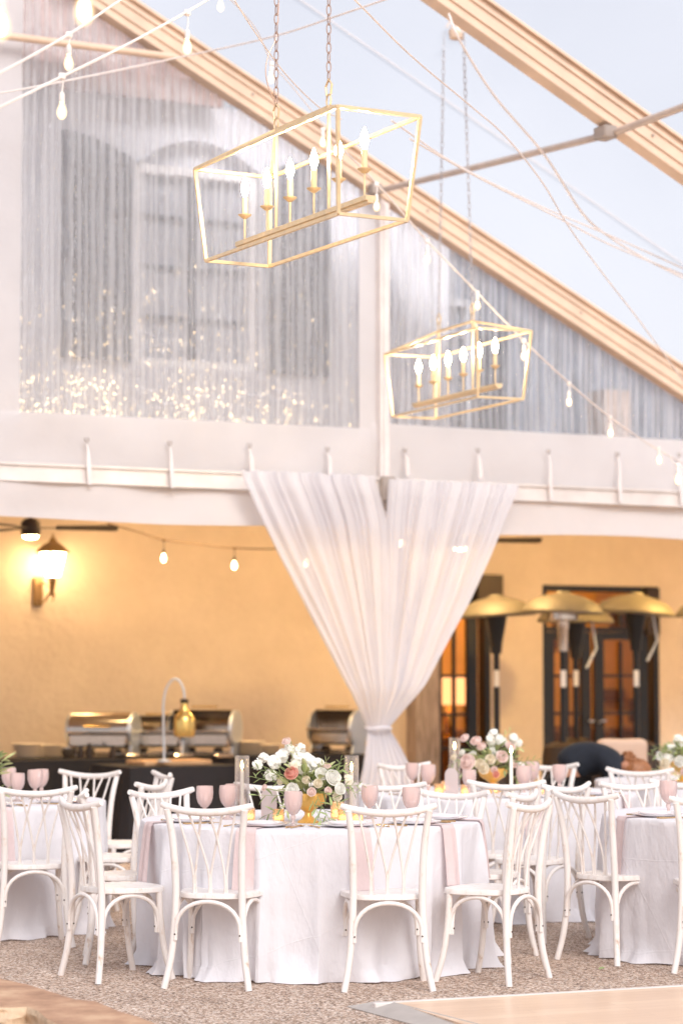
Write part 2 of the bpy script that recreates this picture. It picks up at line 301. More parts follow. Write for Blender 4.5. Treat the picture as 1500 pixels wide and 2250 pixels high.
# ------------------------------------------------------------------ mesh builder
class MB:
    def __init__(s): s.v = []; s.f = []; s.mi = []; s.cur = 0
    def add(s, vs, fs, T=None):
        o = len(s.v)
        s.v += [tuple(T@Vector(v)) if T else tuple(v) for v in vs]
        s.f += [tuple(o+i for i in f) for f in fs]; s.mi += [s.cur]*len(fs)
        return s
    def box(s, c, d, T=None, bev=0):
        x, y, z = d[0]/2, d[1]/2, d[2]/2
        if bev <= 0:
            vs = [(c[0]+a*x, c[1]+b*y, c[2]+e*z) for a in (-1, 1) for b in (-1, 1) for e in (-1, 1)]
            return s.add(vs, [(0, 1, 3, 2), (4, 6, 7, 5), (0, 4, 5, 1), (2, 3, 7, 6), (0, 2, 6, 4), (1, 5, 7, 3)], T)
        vs = []; b = min(bev, x*.9, y*.9, z*.9)   # chamfered box
        idx = {}
        for a in (-1, 1):
            for q in (-1, 1):
                for e in (-1, 1):
                    for ax in range(3):
                        p = [a*(x-b), q*(y-b), e*(z-b)]; p[ax] += (a, q, e)[ax]*b
                        idx[(a, q, e, ax)] = len(vs); vs.append((c[0]+p[0], c[1]+p[1], c[2]+p[2]))
        fs = []
        sg = (-1, 1)
        for a in sg:
            fs.append([idx[(a, -1, -1, 0)], idx[(a, 1, -1, 0)], idx[(a, 1, 1, 0)], idx[(a, -1, 1, 0)]])
            fs.append([idx[(-1, a, -1, 1)], idx[(1, a, -1, 1)], idx[(1, a, 1, 1)], idx[(-1, a, 1, 1)]])
            fs.append([idx[(-1, -1, a, 2)], idx[(1, -1, a, 2)], idx[(1, 1, a, 2)], idx[(-1, 1, a, 2)]])
        for a in sg:
            for q in sg:
                fs.append([idx[(a, q, -1, 0)], idx[(a, q, 1, 0)], idx[(a, q, 1, 1)], idx[(a, q, -1, 1)]])
                fs.append([idx[(a, -1, q, 0)], idx[(a, 1, q, 0)], idx[(a, 1, q, 2)], idx[(a, -1, q, 2)]])
                fs.append([idx[(-1, a, q, 1)], idx[(1, a, q, 1)], idx[(1, a, q, 2)], idx[(-1, a, q, 2)]])
                for e in sg: fs.append([idx[(a, q, e, 0)], idx[(a, q, e, 1)], idx[(a, q, e, 2)]])
        return s.add(vs, fs, T)
    def tube(s, pts, r, n=8, T=None, caps=True, flat=1.0, up=None):
        pts = [Vector(p) for p in pts]; m = len(pts)
        rr = r if isinstance(r, (list, tuple)) else [r]*m
        vs = []; prev = None
        for i, p in enumerate(pts):
            t = (pts[min(i+1, m-1)]-pts[max(i-1, 0)])
            t = t.normalized() if t.length > 1e-9 else Vector((0, 0, 1))
            if prev is None:
                a = Vector(up) if up else (Vector((0, 0, 1)) if abs(t.z) < .9 else Vector((0, 1, 0)))
                e1 = a-t*a.dot(t); e1.normalize()
            else:
                e1 = prev-t*prev.dot(t); e1 = e1.normalized() if e1.length > 1e-6 else prev
            prev = e1; e2 = t.cross(e1)
            for k in range(n):
                th = TAU*k/n+(PI/4 if n == 4 else 0)
                vs.append(p+e1*math.cos(th)*rr[i]*flat+e2*math.sin(th)*rr[i])
        fs = [(i*n+k, i*n+(k+1) % n, (i+1)*n+(k+1) % n, (i+1)*n+k) for i in range(m-1) for k in range(n)]
        if caps: fs += [tuple(range(n-1, -1, -1)), tuple((m-1)*n+k for k in range(n))]
        return s.add(vs, fs, T)
    def lathe(s, prof, n=24, T=None, ripple=None):
        vs = []; m = len(prof)
        for i, (r, z) in enumerate(prof):
            for k in range(n):
                th = TAU*k/n; q = r*(1+(ripple(th, i) if ripple else 0)); vs.append((q*math.cos(th), q*math.sin(th), z))
        fs = [(i*n+k, i*n+(k+1) % n, (i+1)*n+(k+1) % n, (i+1)*n+k) for i in range(m-1) for k in range(n)]
        if prof[0][0] > 1e-4: fs.append(tuple(range(n-1, -1, -1)))
        return s.add(vs, fs, T)
    def grid(s, fn, nu, nv, T=None, wrap=False):
        vs = [fn(i/nu, j/nv) for j in range(nv+1) for i in range(nu+(0 if wrap else 1))]
        w = nu if wrap else nu+1; fs = []
        for j in range(nv):
            for i in range(nu):
                i2 = (i+1) % w if wrap else i+1
                fs.append((j*w+i, j*w+i2, (j+1)*w+i2, (j+1)*w+i))
        return s.add(vs, fs, T)
    def prism(s, poly, z0, z1, T=None):
        n = len(poly); vs = [(x, y, z0) for x, y in poly]+[(x, y, z1) for x, y in poly]
        fs = [tuple(range(n-1, -1, -1)), tuple(range(n, 2*n))]+[(i, (i+1) % n, n+(i+1) % n, n+i) for i in range(n)]
        return s.add(vs, fs, T)
    def build(s, name, mat, parent=None, smooth=True, loc=None, rot=0):
        me = bpy.data.meshes.new(name); me.from_pydata(s.v, [], s.f)
        mats = mat if isinstance(mat, (list, tuple)) else [mat]
        for q in mats: me.materials.append(q)
        if len(mats) > 1: me.polygons.foreach_set('material_index', s.mi)
        me.validate(); me.update()
        o = bpy.data.objects.new(name, me); COL.objects.link(o)
        if smooth:
            me.polygons.foreach_set('use_smooth', [True]*len(me.polygons))
            try: me.set_sharp_from_angle(angle=R(40))
            except Exception: pass
        if parent: o.parent = parent
        if loc is not None: o.location = loc
        if rot: o.rotation_euler = (0, 0, rot)
        return o
def tag(o, label=None, cat=None, group=None, kind=None):
    if label: o['label'] = label
    if cat: o['category'] = cat
    if group: o['group'] = group
    if kind: o['kind'] = kind
    return o
def empty(name, loc, rot=0, label=None, cat=None, group=None):
    o = bpy.data.objects.new(name, None); COL.objects.link(o); o.location = loc; o.rotation_euler = (0, 0, rot)
    o.empty_display_size = .1
    return tag(o, label, cat, group)
KIDS = {}
def copy_tree(o, parent=None):
    c = o.copy(); COL.objects.link(c); c.parent = parent
    for ch in [x for x in bpy.data.objects if x.parent == o]: copy_tree(ch, c)
    return c
def spline(pts, n=8):
    pts = [Vector(p) for p in pts]; out = []
    P = [pts[0]*2-pts[1]]+pts+[pts[-1]*2-pts[-2]]
    for i in range(1, len(P)-2):
        for k in range(n):
            t = k/n; a, b, c, d = P[i-1], P[i], P[i+1], P[i+2]
            out.append(.5*((2*b)+(c-a)*t+(2*a-5*b+4*c-d)*t*t+(3*b-a-3*c+d)*t**3))
    out.append(pts[-1]); return out
def TR(loc, rz=0, rx=0, ry=0, s=1): return Matrix.Translation(loc)@Matrix.Rotation(rz, 4, 'Z')@Matrix.Rotation(ry, 4, 'Y')@Matrix.Rotation(rx, 4, 'X')@Matrix.Scale(s, 4)
def align(loc, z, s=1):
    q = Vector(z).normalized().to_track_quat('Z', 'Y'); return Matrix.Translation(loc)@q.to_matrix().to_4x4()@Matrix.Scale(s, 4)

# ================================================================== GROUND
mb = MB(); mb.grid(lambda a, b: (-300+600*a, -300+600*b, 0), 2, 2)
tag(mb.build('ground', M['gravel'], smooth=False), 'speckled pink brown aggregate paving under the tables', kind='structure')

# flagstone kerb at the near left corner
far = [(-260, 2085), (-120, 2112), (0, 2150), (60, 2163), (105, 2177), (165, 2196), (210, 2200), (262, 2222), (300, 2233), (360, 2256), (430, 2290), (520, 2330)]
near = [(-260, 2165), (-120, 2200), (0, 2214), (30, 2214), (60, 2212), (85, 2222), (105, 2240), (150, 2262), (220, 2300), (300, 2350), (400, 2400)]
fz = [atZ(x, y, .15) for x, y in far]; nz = [atZ(x, y, .15) for x, y in near]
top = fz+nz[::-1]; n = len(top)
mb = MB(); vs = [tuple(p) for p in top]+[(p.x, p.y, 0.0) for p in fz]
nf_ = len(fz)
mb.add(vs, [tuple(range(n))]+[(i, i+1, n+i+1, n+i) for i in range(nf_-1)])
def rock(a, b):
    t = a*(len(nz)-1); i = min(int(t), len(nz)-2); p = nz[i].lerp(nz[i+1], t-i)
    k = noise.noise(Vector((p.x*7, b*4, 1)))*.05*min(1, b*4); k2 = noise.noise(Vector((p.x*19, b*9, 5)))*.018*min(1, b*4)
    return (p.x, p.y+(.0 if b < .02 else -.012-.03*b)+k+k2, .15*(1-b)+.008*noise.noise(Vector((p.x*12, b*5, 9)))*(0 if b in (0, 1) else 1))
sk = mb.build('stone_kerb', M['flag'], smooth=False)
mb = MB(); mb.grid(rock, 160, 14); mb.build('broken_face', M['rock'], sk)
tag(sk, 'brown flagstone edging with a rough broken face at the lower left corner', 'stone edging')

# dance floor, its metal trim and ramp
zf = .035
c0 = atZ(868, 2203, zf)
A0 = atZ(830, 2200, zf); A1 = atZ(1500, 2171, zf)
ex = (A1-A0).normalized(); 
B1 = atZ(1052, 2250, zf); ey = (c0-B1).normalized()
df = empty('dance_floor', (c0.x, c0.y, 0), 0, 'pale maple dance floor with white metal trim at the lower right corner', 'dance floor')
def rel(p): return Vector(p)-Vector((c0.x, c0.y, 0))
w_, l_ = 7.0, 6.0
P = [c0, c0+ex*w_, c0+ex*w_-ey*l_, c0-ey*l_]
T0 = Matrix(((ex.x, ey.x, 0, 0), (ex.y, ey.y, 0, 0), (0, 0, 1, 0), (0, 0, 0, 1)))
mb = MB(); mb.box((w_/2, -l_/2, zf/2+.002), (w_, l_, zf-.004)); pf = mb.build('parquet_deck', M['parquet'], df)
pf.matrix_local = T0
mb = MB(); mb.box((w_/2-.05, .022, zf/2), (w_+.1, .044, zf+.004), bev=.004); o = mb.build('edge_trim', M['alu_light'], df); o.matrix_local = T0
tip = rel(atZ(762, 2213, 0.001)); r2 = rel(atZ(905, 2252, .001)); a0 = rel(A0); b1 = rel(B1)
dn = (b1-rel(c0)).normalized()
mb = MB(); e = 5.0
vs = [tip, tip+Vector((0, 0, .004)), a0+Vector((0, 0, .002)), rel(c0)+Vector((-.004, 0, .002)), rel(c0)+dn*e+Vector((-.004, 0, .002)), tip+(r2-tip).normalized()*e+Vector((0, 0, .004)), tip+(r2-tip).normalized()*e]
mb.add(vs, [(1, 2, 3), (1, 3, 4, 5), (0, 1, 5, 6)]); mb.build('edge_ramp', M['ramp'], df, smooth=False)

# ================================================================== HOUSE (frame turned with the gable)
house = empty('house', G, AZ, 'stucco house with shuttered upper windows and a lantern lit porch behind the tent', 'house')
WB = 4.6
def segwall(name, u0, u1, z0, z1, w0=WB, th=.3, mat=None, par=house):
    mb = MB(); mb.box(((u0+u1)/2, w0+th/2, (z0+z1)/2), (u1-u0, th, z1-z0)); return mb.build(name, mat or M['stucco'], par, smooth=False)
d1a, d1b = onw(943, 1500, WB)[0], onw(1078, 1500, WB)[0]
d2a, d2b = onw(1192, 1500, WB)[0], onw(1448, 1500, WB)[0]
DH = 2.47
mb = MB()
for (a, b, z0, z1) in ((-9, d1a, 0, 3.3), (d1a, d1b, DH, 3.3), (d1b, d2a, 0, 3.3), (d2a, d2b, DH, 3.3), (d2b, 16, 0, 3.3)):
    mb.box(((a+b)/2, WB+.15, (z0+z1)/2), (b-a, .3, z1-z0))
mb.build('porch_wall', M['stucco'], house, smooth=False)
mb = MB(); mb.box((3.5, 2.85, 3.38), (25, 4.1, .12)); mb.build('porch_ceiling', M['stucco'], house, smooth=False)
# upper facade with openings for an arched window
FW = .95
mb = MB(); mb.box((3.5, FW+.15, 3.2), (25, .3, .5)); mb.build('porch_beam', M['stucco'], house, smooth=False)
zt = 6.24
mb = MB()
wl, wr = onw(296, 600, FW)[0], onw(572, 600, FW)[0]; wb, wt = 4.04, 5.72
def rake(u, k=5.98): return min(zt, k-.5*u) if k < 6.1 else k-.5*u
def wallpoly(m_, u0, u1, z0, z1, w0, th=.3, n_=24, kk=5.98):
    for i in range(n_):
        a, b = u0+(u1-u0)*i/n_, u0+(u1-u0)*(i+1)/n_
        ha, hb_ = (rake(a, kk), rake(b, kk)) if z1 is None else (z1, z1)
        m_.add([(a, w0, z0), (b, w0, z0), (b, w0, hb_), (a, w0, ha), (a, w0+th, z0), (b, w0+th, z0), (b, w0+th, hb_), (a, w0+th, ha)], [(0, 1, 2, 3), (5, 4, 7, 6), (3, 2, 6, 7), (0, 4, 5, 1)]+([(0, 3, 7, 4)] if i == 0 else [])+([(1, 5, 6, 2)] if i == n_-1 else []))
wallpoly(mb, -9, wl, 3.45, None, FW); wallpoly(mb, wl, wr, 3.45, wb, FW, n_=1); wallpoly(mb, wr, 1.2, 3.45, None, FW)
# arched head over the window
nseg = 12; arc = []
for i in range(nseg+1):
    t = i/nseg; arc.append((wl+(wr-wl)*t, wt+.22*math.sin(PI*t)))
for i in range(nseg):
    (x0, h0), (x1, h1) = arc[i], arc[i+1]
    vs = [(x0, FW, h0), (x1, FW, h1), (x1, FW, max(h1, rake(x1))), (x0, FW, max(h0, rake(x0))), (x0, FW+.3, h0), (x1, FW+.3, h1)]
    mb.add(vs, [(0, 1, 2, 3), (0, 4, 5, 1)])
mb.build('upper_wall', M['upwall'], house, smooth=False)
def win(u0, u1, z0, z1, w0, rows=4, cols=2, arch=0):
    o = MB(); t = .07
    o.box((u0+t/2, w0+.04, (z0+z1)/2), (t, .1, z1-z0)); o.box((u1-t/2, w0+.04, (z0+z1)/2), (t, .1, z1-z0))
    o.box(((u0+u1)/2, w0+.04, z0+t/2), (u1-u0-2*t-.004, .1, t)); o.box(((u0+u1)/2, w0+.04, z1-t/2), (u1-u0-2*t-.004, .1, t))
    wo = o.build('window', M['frame_white'] if arch == 0 else M['frame_grey'], house, smooth=False)
    k = MB()
    for i in range(1, cols): k.box((u0+(u1-u0)*i/cols, w0+.055, (z0+z1)/2), (.05, .05, z1-z0-2*t-.006))
    for j in range(1, rows): k.box(((u0+u1)/2, w0+.057, z0+(z1-z0)*j/rows), (u1-u0-2*t-.006, .03, .035))
    k.build('muntin', M['shutter'], wo, smooth=False)
    q = MB(); q.box(((u0+u1)/2, w0+.09, (z0+z1)/2), (u1-u0-.02, .012, z1-z0-.02)); q.build('pane', M['winpane'], wo, smooth=False)
    return wo
M['winpane'] = solid('dark reflecting pane', (.36, .38, .43), .12, .0, spec=.8)
win(wl+.004, wr-.004, wb+.004, wt, FW+.08)
mb = MB(); mb.grid(lambda a, b: (wl+.02+(wr-wl-.04)*a, FW+.15, wt+(.21*math.sin(PI*a))*b), 12, 1); mb.build('arch_infill', M['upwall'], house)
def shutter(u0, u1, z0, zl, zr, w0=FW):
    m_ = MB(); t = .05; k = 10
    prof = [(u0+(u1-u0)*i/k, zl+(zr-zl)*(i/k)**(1.8 if zr < zl else .55)) for i in range(k+1)]
    for i in range(k):
        (x0, h0), (x1, h1) = prof[i], prof[i+1]
        m_.add([(x0, w0-.06, z0), (x1, w0-.06, z0), (x1, w0-.06, h1), (x0, w0-.06, h0), (x0, w0-.003, z0), (x1, w0-.003, z0), (x1, w0-.003, h1), (x0, w0-.003, h0)],
               [(0, 1, 2, 3), (3, 2, 6, 7), (4, 0, 3, 7), (1, 5, 6, 2), (0, 4, 5, 1)])
    for j in range(26):
        z = z0+.1+j*.06
        if z < min(zl, zr)-.05: m_.box(((u0+u1)/2, w0-.066, z), (u1-u0-.12, .03, .03), bev=.006)
    return m_.build('shutter', M['shutter'], house, smooth=False)
sl0, sl1 = onw(132, 600, FW)[0], onw(286, 600, FW)[0]; shutter(sl0, sl1, 4.06, 5.9, 5.72)
sr0, sr1 = onw(586, 600, FW)[0], onw(720, 600, FW)[0]; shutter(sr0, sr1, 4.04, 5.72, 5.9)
# roof above the left part
mb = MB()
def tl(a, b):
    u = -9+7.9*a; return (u, FW-.15+1.4*b, zt+.02+b*max(0, 6.6-.495*u-zt)+.03*abs(math.sin(u*PI/.22)))
mb.grid(tl, 400, 6); mb.build('roof', M['tile'], house)
mb = MB(); mb.box((-5.05, FW-.2, zt+.05), (7.9, .06, .2)); mb.build('fascia', M['tile'], house, smooth=False)
# right part of the facade: darker bay with a second shuttered window and stone chimney
mb = MB(); wallpoly(mb, 1.2, 4.9, 3.45, None, FW+.9, kk=6.4); mb.build('side_wall', solid('slate side wall', (.13, .15, .19), .9, var=.4, vs=5, stretch=(3, 1, .4)), house, smooth=False)
def onfw(px): return onw(px, 800, FW+.9)[0]
wA = win(onfw(885), onfw(1025), 3.5, 4.95, FW+.82, 4, 2, 1)
for (a, b) in ((850, 880), (1032, 1105), (1395, 1500)):
    m_ = MB(); u0, u1 = onfw(a), onfw(b); hh = rake(u1)-.12; m_.box(((u0+u1)/2, FW+.86, (3.45+hh)/2), (u1-u0, .06, hh-3.45))
    for j in range(30):
        if 3.5+j*.065 < hh-.05: m_.box(((u0+u1)/2, FW+.82, 3.5+j*.065), (u1-u0-.1, .03, .03))
    m_.build('shutter', M['shutter'], house, smooth=False)
mb = MB(); u0, u1 = onfw(1288), onfw(1345); hh = rake(u1)-.04; mb.box(((u0+u1)/2, FW+.75, (3.45+hh)/2), (u1-u0, .3, hh-3.45)); mb.build('stone_pilaster', M['post_wood'], house, smooth=False)

# french doors
def french(u0, u1, z1, splits, trans=None):
    """splits: list of (u_from, u_to) glazed leaves"""
    fr = MB(); w0 = WB+.08; t = .06
    fr.box((u0+t/2, w0, z1/2), (t, .14, z1-.004)); fr.box((u1-t/2, w0, z1/2), (t, .14, z1-.004)); fr.box(((u0+u1)/2, w0, z1-t/2-.004), (u1-u0-2*t-.004, .14, t))
    D = fr.build('french_door', M['black_steel'], house, smooth=False)
    for (a, b) in splits:
        lf = MB(); s_ = .11
        zt_ = z1-.5 if trans else z1-.08
        lf.box((a+s_/2, w0, zt_/2), (s_, .06, zt_)); lf.box((b-s_/2, w0, zt_/2), (s_, .06, zt_)); lf.box(((a+b)/2, w0, zt_-.04), (b-a-2*s_-.004, .06, .08)); lf.box(((a+b)/2, w0, .14), (b-a-2*s_-.004, .06, .28))
        lf.box(((a+b)/2, w0, zt_/2), (.03, .04, zt_-.2))
        for z in (.75, 1.1, 1.5): lf.box(((a+b)/2, w0+.004, z), (b-a-2*s_-.004, .035, .03))
        lf.build('door_leaf', M['black_steel'], D, smooth=False)
        pn = MB(); pn.box(((a+b)/2, w0+.03, zt_/2+.1), (b-a-2*s_+.02, .008, zt_-.3)); pn.build('pane', M['door_glass'], D, smooth=False)
        if trans:
            pn = MB(); pn.box(((a+b)/2, w0+.03, z1-.26), (b-a-.1, .008, .34)); pn.build('pane', M['door_glass'], D, smooth=False)
            pn = MB(); pn.box(((a+b)/2, w0, z1-.47), (b-a, .08, .05)); pn.box(((a+b)/2, w0, z1-.26), (.035, .05, .34)); pn.build('transom_bar', M['black_steel'], D, smooth=False)
    return D
D1 = french(d1a, d1b, DH, [(d1a+.07, d1b-.14)])
um = onw(1308, 1500, WB)[0]; D2 = french(d2a, d2b, DH, [(d2a+.065, um-.03), (um+.03, d2b-.12)], True)
mb = MB()
for s_ in (-1, 1): mb.tube([(um+s_*.05, WB+.02, 1.0), (um+s_*.05, WB-.03, 1.02), (um+s_*.11, WB-.03, 1.02)], .01)
mb.build('handle', M['steel_blue'], D2)
pf = MB(); a = onw(1415, 1500, WB)[0]; pf.box(((a+d2b)/2-.02, WB-.02, 2.2), (.16, .1, .5)); pf.build('door_head_block', M['dark_metal'], D2, smooth=False)
pf = MB(); a = onw(1068, 1290, WB)[0]; pf.box((a, WB-.03, 2.4), (.3, .12, .32)); pf.build('door_head_block', M['dark_metal'], D1, smooth=False)
pf = MB(); a = onw(918, 1500, WB)[0]; pf.box((a, WB-.1, 1.3), (.28, .2, 2.6)); pf.build('timber_post', M['post_wood'], house, smooth=False)
# room behind the doors
mb = MB(); mb.box((5.2, WB+3.6, 1.5), (9, .1, 3)); mb.box((1.4, WB+1.98, 1.5), (.1, 3.3, 3)); mb.box((9.4, WB+1.98, 1.5), (.1, 3.3, 3)); mb.box((5.4, WB+1.98, 3.04), (8.2, 3.2, .08)); mb.build('room_wall', M['room'], house, smooth=False)
mb = MB(); mb.box((5.4, WB+2.0, .02), (8, 3.2, .03)); mb.build('room_floor', M['post_wood'], house, smooth=False)
random.seed(3)
def shelf(u, z, w_, h_, wd=WB+3.2):
    m_ = MB(); m_.box((u, wd, z), (w_, .3, h_)); return m_
mb = MB()
for k in range(26):
    u = random.uniform(2.6, 8.8); z = random.uniform(.3, 2.3); mb.box((u, WB+3.5, z), (random.uniform(.12, .4), .05, random.uniform(.1, .45)))
mb.build('picture', M['picture'], house, smooth=False)
mb = MB()
for u in (3.6, 5.2, 6.0, 7.2): mb = MB(); mb.box((u, WB+2.6, .5), (.6, .5, .75), bev=.04); mb.build('room_cabinet', M['picture'], house, smooth=False)
mb = MB()
for u in (3.3, 4.7, 6.3): mb.lathe([(.0, 2.7), (.2, 2.7), (.22, 2.8), (.0, 2.82)], 16, TR((u, WB+2.3, 0)))
mb.build('ceiling_lamp', M['room_lamp'], house)
# shaded lamp seen through the left door
p = onw(986, 1560, WB+1.6); 
tl_ = empty('table_lamp', loc2w((p[0], WB+1.6, .8)), AZ, 'orange shaded table lamp glowing inside the left french door', 'lamp')
mb = MB(); mb.lathe([(.001, 0), (.1, 0), (.11, .02), (.03, .05), (.06, .15), (.07, .25), (.02, .33), (.015, .42), (.001, .42)], 16); mb.build('lamp_base', M['brass'], tl_)
mb = MB(); mb.lathe([(.24, .38), (.17, .7)], 20); mb.build('lamp_shade', M['shade'], tl_)
sd = empty('side_table', loc2w((p[0], WB+1.6, 0)), AZ, 'dark side table under the orange lamp behind the door glass', 'table')
mb = MB(); mb.box((0, 0, .78), (.7, .45, .04), bev=.01); mb.build('tabletop', M['picture'], sd)
for a in (-1, 1):
    for b in (-1, 1): mb = MB(); mb.box((a*.3, b*.18, .38), (.04, .04, .76)); mb.build('leg', M['picture'], sd)

# ================================================================== TENT
tent = empty('marquee_tent', G, AZ, 'clear roofed marquee with tan rafters, vinyl gable panels and white fabric bands', 'tent')
SL = .493; ZC = 5.529                       # centre line of the rafters
def zr(u): return ZC-SL*u
UR, UE = -6.5, 4.95
def rafter(w):
    m_ = MB(); a = math.atan(SL); L = (UE-UR)/math.cos(a)
    T = Matrix.Translation(((UR+UE)/2, w, zr((UR+UE)/2)))@Matrix.Rotation(a, 4, 'Y')
    m_.box((0, 0, 0), (L, .10, .20), T); m_.box((0, 0, .114), (L, .135, .024), T, bev=.004); m_.box((0, 0, -.114), (L, .135, .024), T, bev=.004)
    m_.box((0, -.058, .045), (L, .014, .02), T); m_.box((0, -.058, -.045), (L, .014, .02), T)
    m_.box((0, -.072, .1), (L, .02, .012), T)
    # the far slope
    T2 = Matrix.Translation((UR-(UE-UR)/2, w, zr((UR+UE)/2)))@Matrix.Rotation(-a, 4, 'Y'); m_.box((0, 0, 0), (L, .10, .24), T2)
    o = m_.build('rafter', M['alu'], tent, smooth=False)
    for uu in (-1.2, .4, 1.9, 3.2):
        q = Vector((uu, w-.05, zr(uu)-.0)); b = MB(); b.tube([q, q+Vector((0, -.014, 0))], .009, 8); b.build('bolt', M['grey_metal'], tent)
    m2 = MB(); m2.box((UE+.02, w, 1.5), (.14, .14, 3.0)); m2.build('side_leg', M['alu'], tent, smooth=False)
    return o
for w in (0, -3.17, -8.17, -13.2, -18.2): rafter(w)
# purlins
P1 = onw(825, 422, -.02); P2 = onw(1342, 294, -3.17)
d = P2-P1
mb = MB(); mb.tube([P1+Vector((0, -.06, -.0)), P2, P2+d*1.0+Vector((-.35, 0, .1))], .026, 12); pu = mb.build('purlin', M['purlin'], tent)
mb = MB(); mb.box(tuple(P2+Vector((-.05, .0, .0))), (.11, .15, .09), bev=.01); mb.build('purlin_clamp', M['grey_metal'], tent)
mb = MB(); mb.box(tuple(P1+Vector((-.06, -.1, 0))), (.1, .08, .09), bev=.01); mb.build('purlin_clamp', M['grey_metal'], tent)
# gable beam, transom, uprights
mb = MB(); mb.box((-1.5, 0, 3.03), (13, .1, .12)); mb.box((-1.5, -.055, 3.1), (13, .03, .018)); mb.box((-1.5, -.056, 2.975), (13, .02, .012)); mb.build('gable_beam', M['alu_light'], tent, smooth=False)
mb = MB(); q = onw(100, 92, -.08); mb.tube([(q[0]-3, -.08, q[2]+.0), (onw(385, 126, -.08)[0], -.08, onw(385, 126, -.08)[2])], .03, 10); mb.build('transom', M['alu'], tent)
mb = MB(); mb.box((.0, 0, zr(0)/2-.06), (.085, .09, zr(0)-.12)); mb.box((.0, -.05, 4.2), (.03, .02, 2.3)); mb.build('gable_upright', M['pvc_hard'], tent, smooth=False)
mb = MB(); mb.box((-5, 0, 3.5), (.1, .1, 7)); mb.build('gable_upright', M['pvc_hard'], tent, smooth=False)
mb = MB(); mb.box((.0, -.09, 3.02), (.12, .06, .2), bev=.01); mb.add([(-.055, -.09, 2.93), (.06, -.09, 2.93), (.045, -.09, 2.85), (-.0, -.09, 2.85), (-.055, -.06, 2.93), (.06, -.06, 2.93), (.045, -.06, 2.85), (0, -.06, 2.85)], [(0, 1, 2, 3), (4, 7, 6, 5), (0, 3, 7, 4), (1, 5, 6, 2), (2, 6, 7, 3)]); mb.build('upright_shoe', M['grey_metal'], tent, smooth=False)
# vinyl panels (just behind the frame) and white fabric borders
def fn_vinyl(u0, u1, z0, off=.06):
    def f(a, b):
        u = u0+(u1-u0)*a; zt_ = zr(u)-.05; z = z0+(zt_-z0)*b
        w = off+.012*math.sin(u*31)+.01*math.sin(u*57+1)+.006*math.sin(z*9+u*5)
        return (u, w, z)
    return f
uL0, uL1 = onw(45, 500, 0)[0], onw(792, 700, 0)[0]
mb = MB(); mb.grid(fn_vinyl(uL0-.03, uL1+.03, 3.44), 160, 30); mb.build('clear_panel', M['vinyl'], tent)
uR0 = onw(855, 800, 0)[0]
mb = MB(); mb.grid(fn_vinyl(uR0-.03, UE-.1, 3.5), 200, 24); mb.build('clear_panel', M['vinyl_clear'], tent)
def band(u0, u1, z0, z1, w=.035, nx=60, nz=8, amp=.012, sl=0, seed=0, tilt=0):
    m_ = MB()
    def f(a, b):
        u = u0+(u1-u0)*a; z = z0+(z1-z0)*b+sl*(a-.5)
        k = noise.noise(Vector((u*1.6+seed, z*2.2, seed)))
        return (u, w+amp*2*k+tilt*(1-b), z+.012*math.sin(u*2.3+seed)*(1-b))
    m_.grid(f, nx, nz); return m_
mb = band(uL0-.02-1.6, uL0+.02, 3.4, 8.2, .03, 24, 30, .01); mb.build('fabric_band', M['pvc'], tent)
def vband(a, b):
    u = uL1+(uR0-uL1)*a; z = 3.4+(zr(u)-.05-3.4)*b; return (u, .03+.01*noise.noise(Vector((u*3, z*1.5, 4))), z)
mb = MB(); mb.grid(vband, 16, 30); mb.build('fabric_band', M['pvc'], tent)
mb = band(-6, uL1+.1, 3.06, 3.5, .02, 90, 8, .02, .03, 2); mb.build('fabric_band', M['pvc'], tent)
mb = band(uL1+.1, UE, 3.06, 3.56, .024, 90, 8, .02, .0, 5); mb.build('fabric_band', M['pvc'], tent)
mb = band(-6, UE, 2.69, 3.01, .0, 200, 10, .03, .0, 9, tilt=-.06); mb.build('valance', M['pvc'], tent)
# ball ties and straps along the band
for (px, py, pb) in ((190, 968, 1065), (372, 975, 1072), (547, 980, 1045), (718, 988, 1045), (888, 990, 1045), (1048, 990, 1050), (1203, 993, 1100), (1355, 998, 1103), (1490, 1000, 1105)):
    a = onw(px, py, -.03); b = onw(px+8, pb, -.09)
    m_ = MB(); m_.tube([a+Vector((-.012, 0, .02)), a+Vector((-.014, -.01, 0)), a+Vector((0, -.012, -.018)), a+Vector((.014, -.01, 0)), a+Vector((.012, 0, .02))], .006, 6)
    ring = m_.build('eyelet', M['grey_metal'], tent)
    m_ = MB(); m_.tube([a, a+Vector((.005, -.03, -.08)), b+Vector((-.01, 0, .15)), b], [.006, .008, .02, .02], 6, flat=.4); m_.build('strap', M['pvc_hard'], tent)
# glowing glint beads along the foot of the left vinyl panel, added in place of reflections
def glint_dots():
    m = emit('glowing glint beads', (1, .7, .36), 4)
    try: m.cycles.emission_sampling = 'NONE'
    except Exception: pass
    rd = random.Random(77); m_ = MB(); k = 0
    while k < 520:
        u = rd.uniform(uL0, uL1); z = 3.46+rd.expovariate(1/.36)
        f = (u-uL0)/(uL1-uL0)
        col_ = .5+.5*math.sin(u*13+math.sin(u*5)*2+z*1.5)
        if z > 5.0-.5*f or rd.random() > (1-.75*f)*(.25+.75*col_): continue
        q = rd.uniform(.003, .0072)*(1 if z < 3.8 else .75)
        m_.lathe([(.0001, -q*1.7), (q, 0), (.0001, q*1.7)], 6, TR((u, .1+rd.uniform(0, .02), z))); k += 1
    o = m_.build('glint_beads', m, None); o.location = G; o.rotation_euler.z = AZ
    tag(o, 'hundreds of tiny glowing beads added as golden glints low behind the left vinyl panel', 'fairy lights', kind='stuff')
glint_dots()
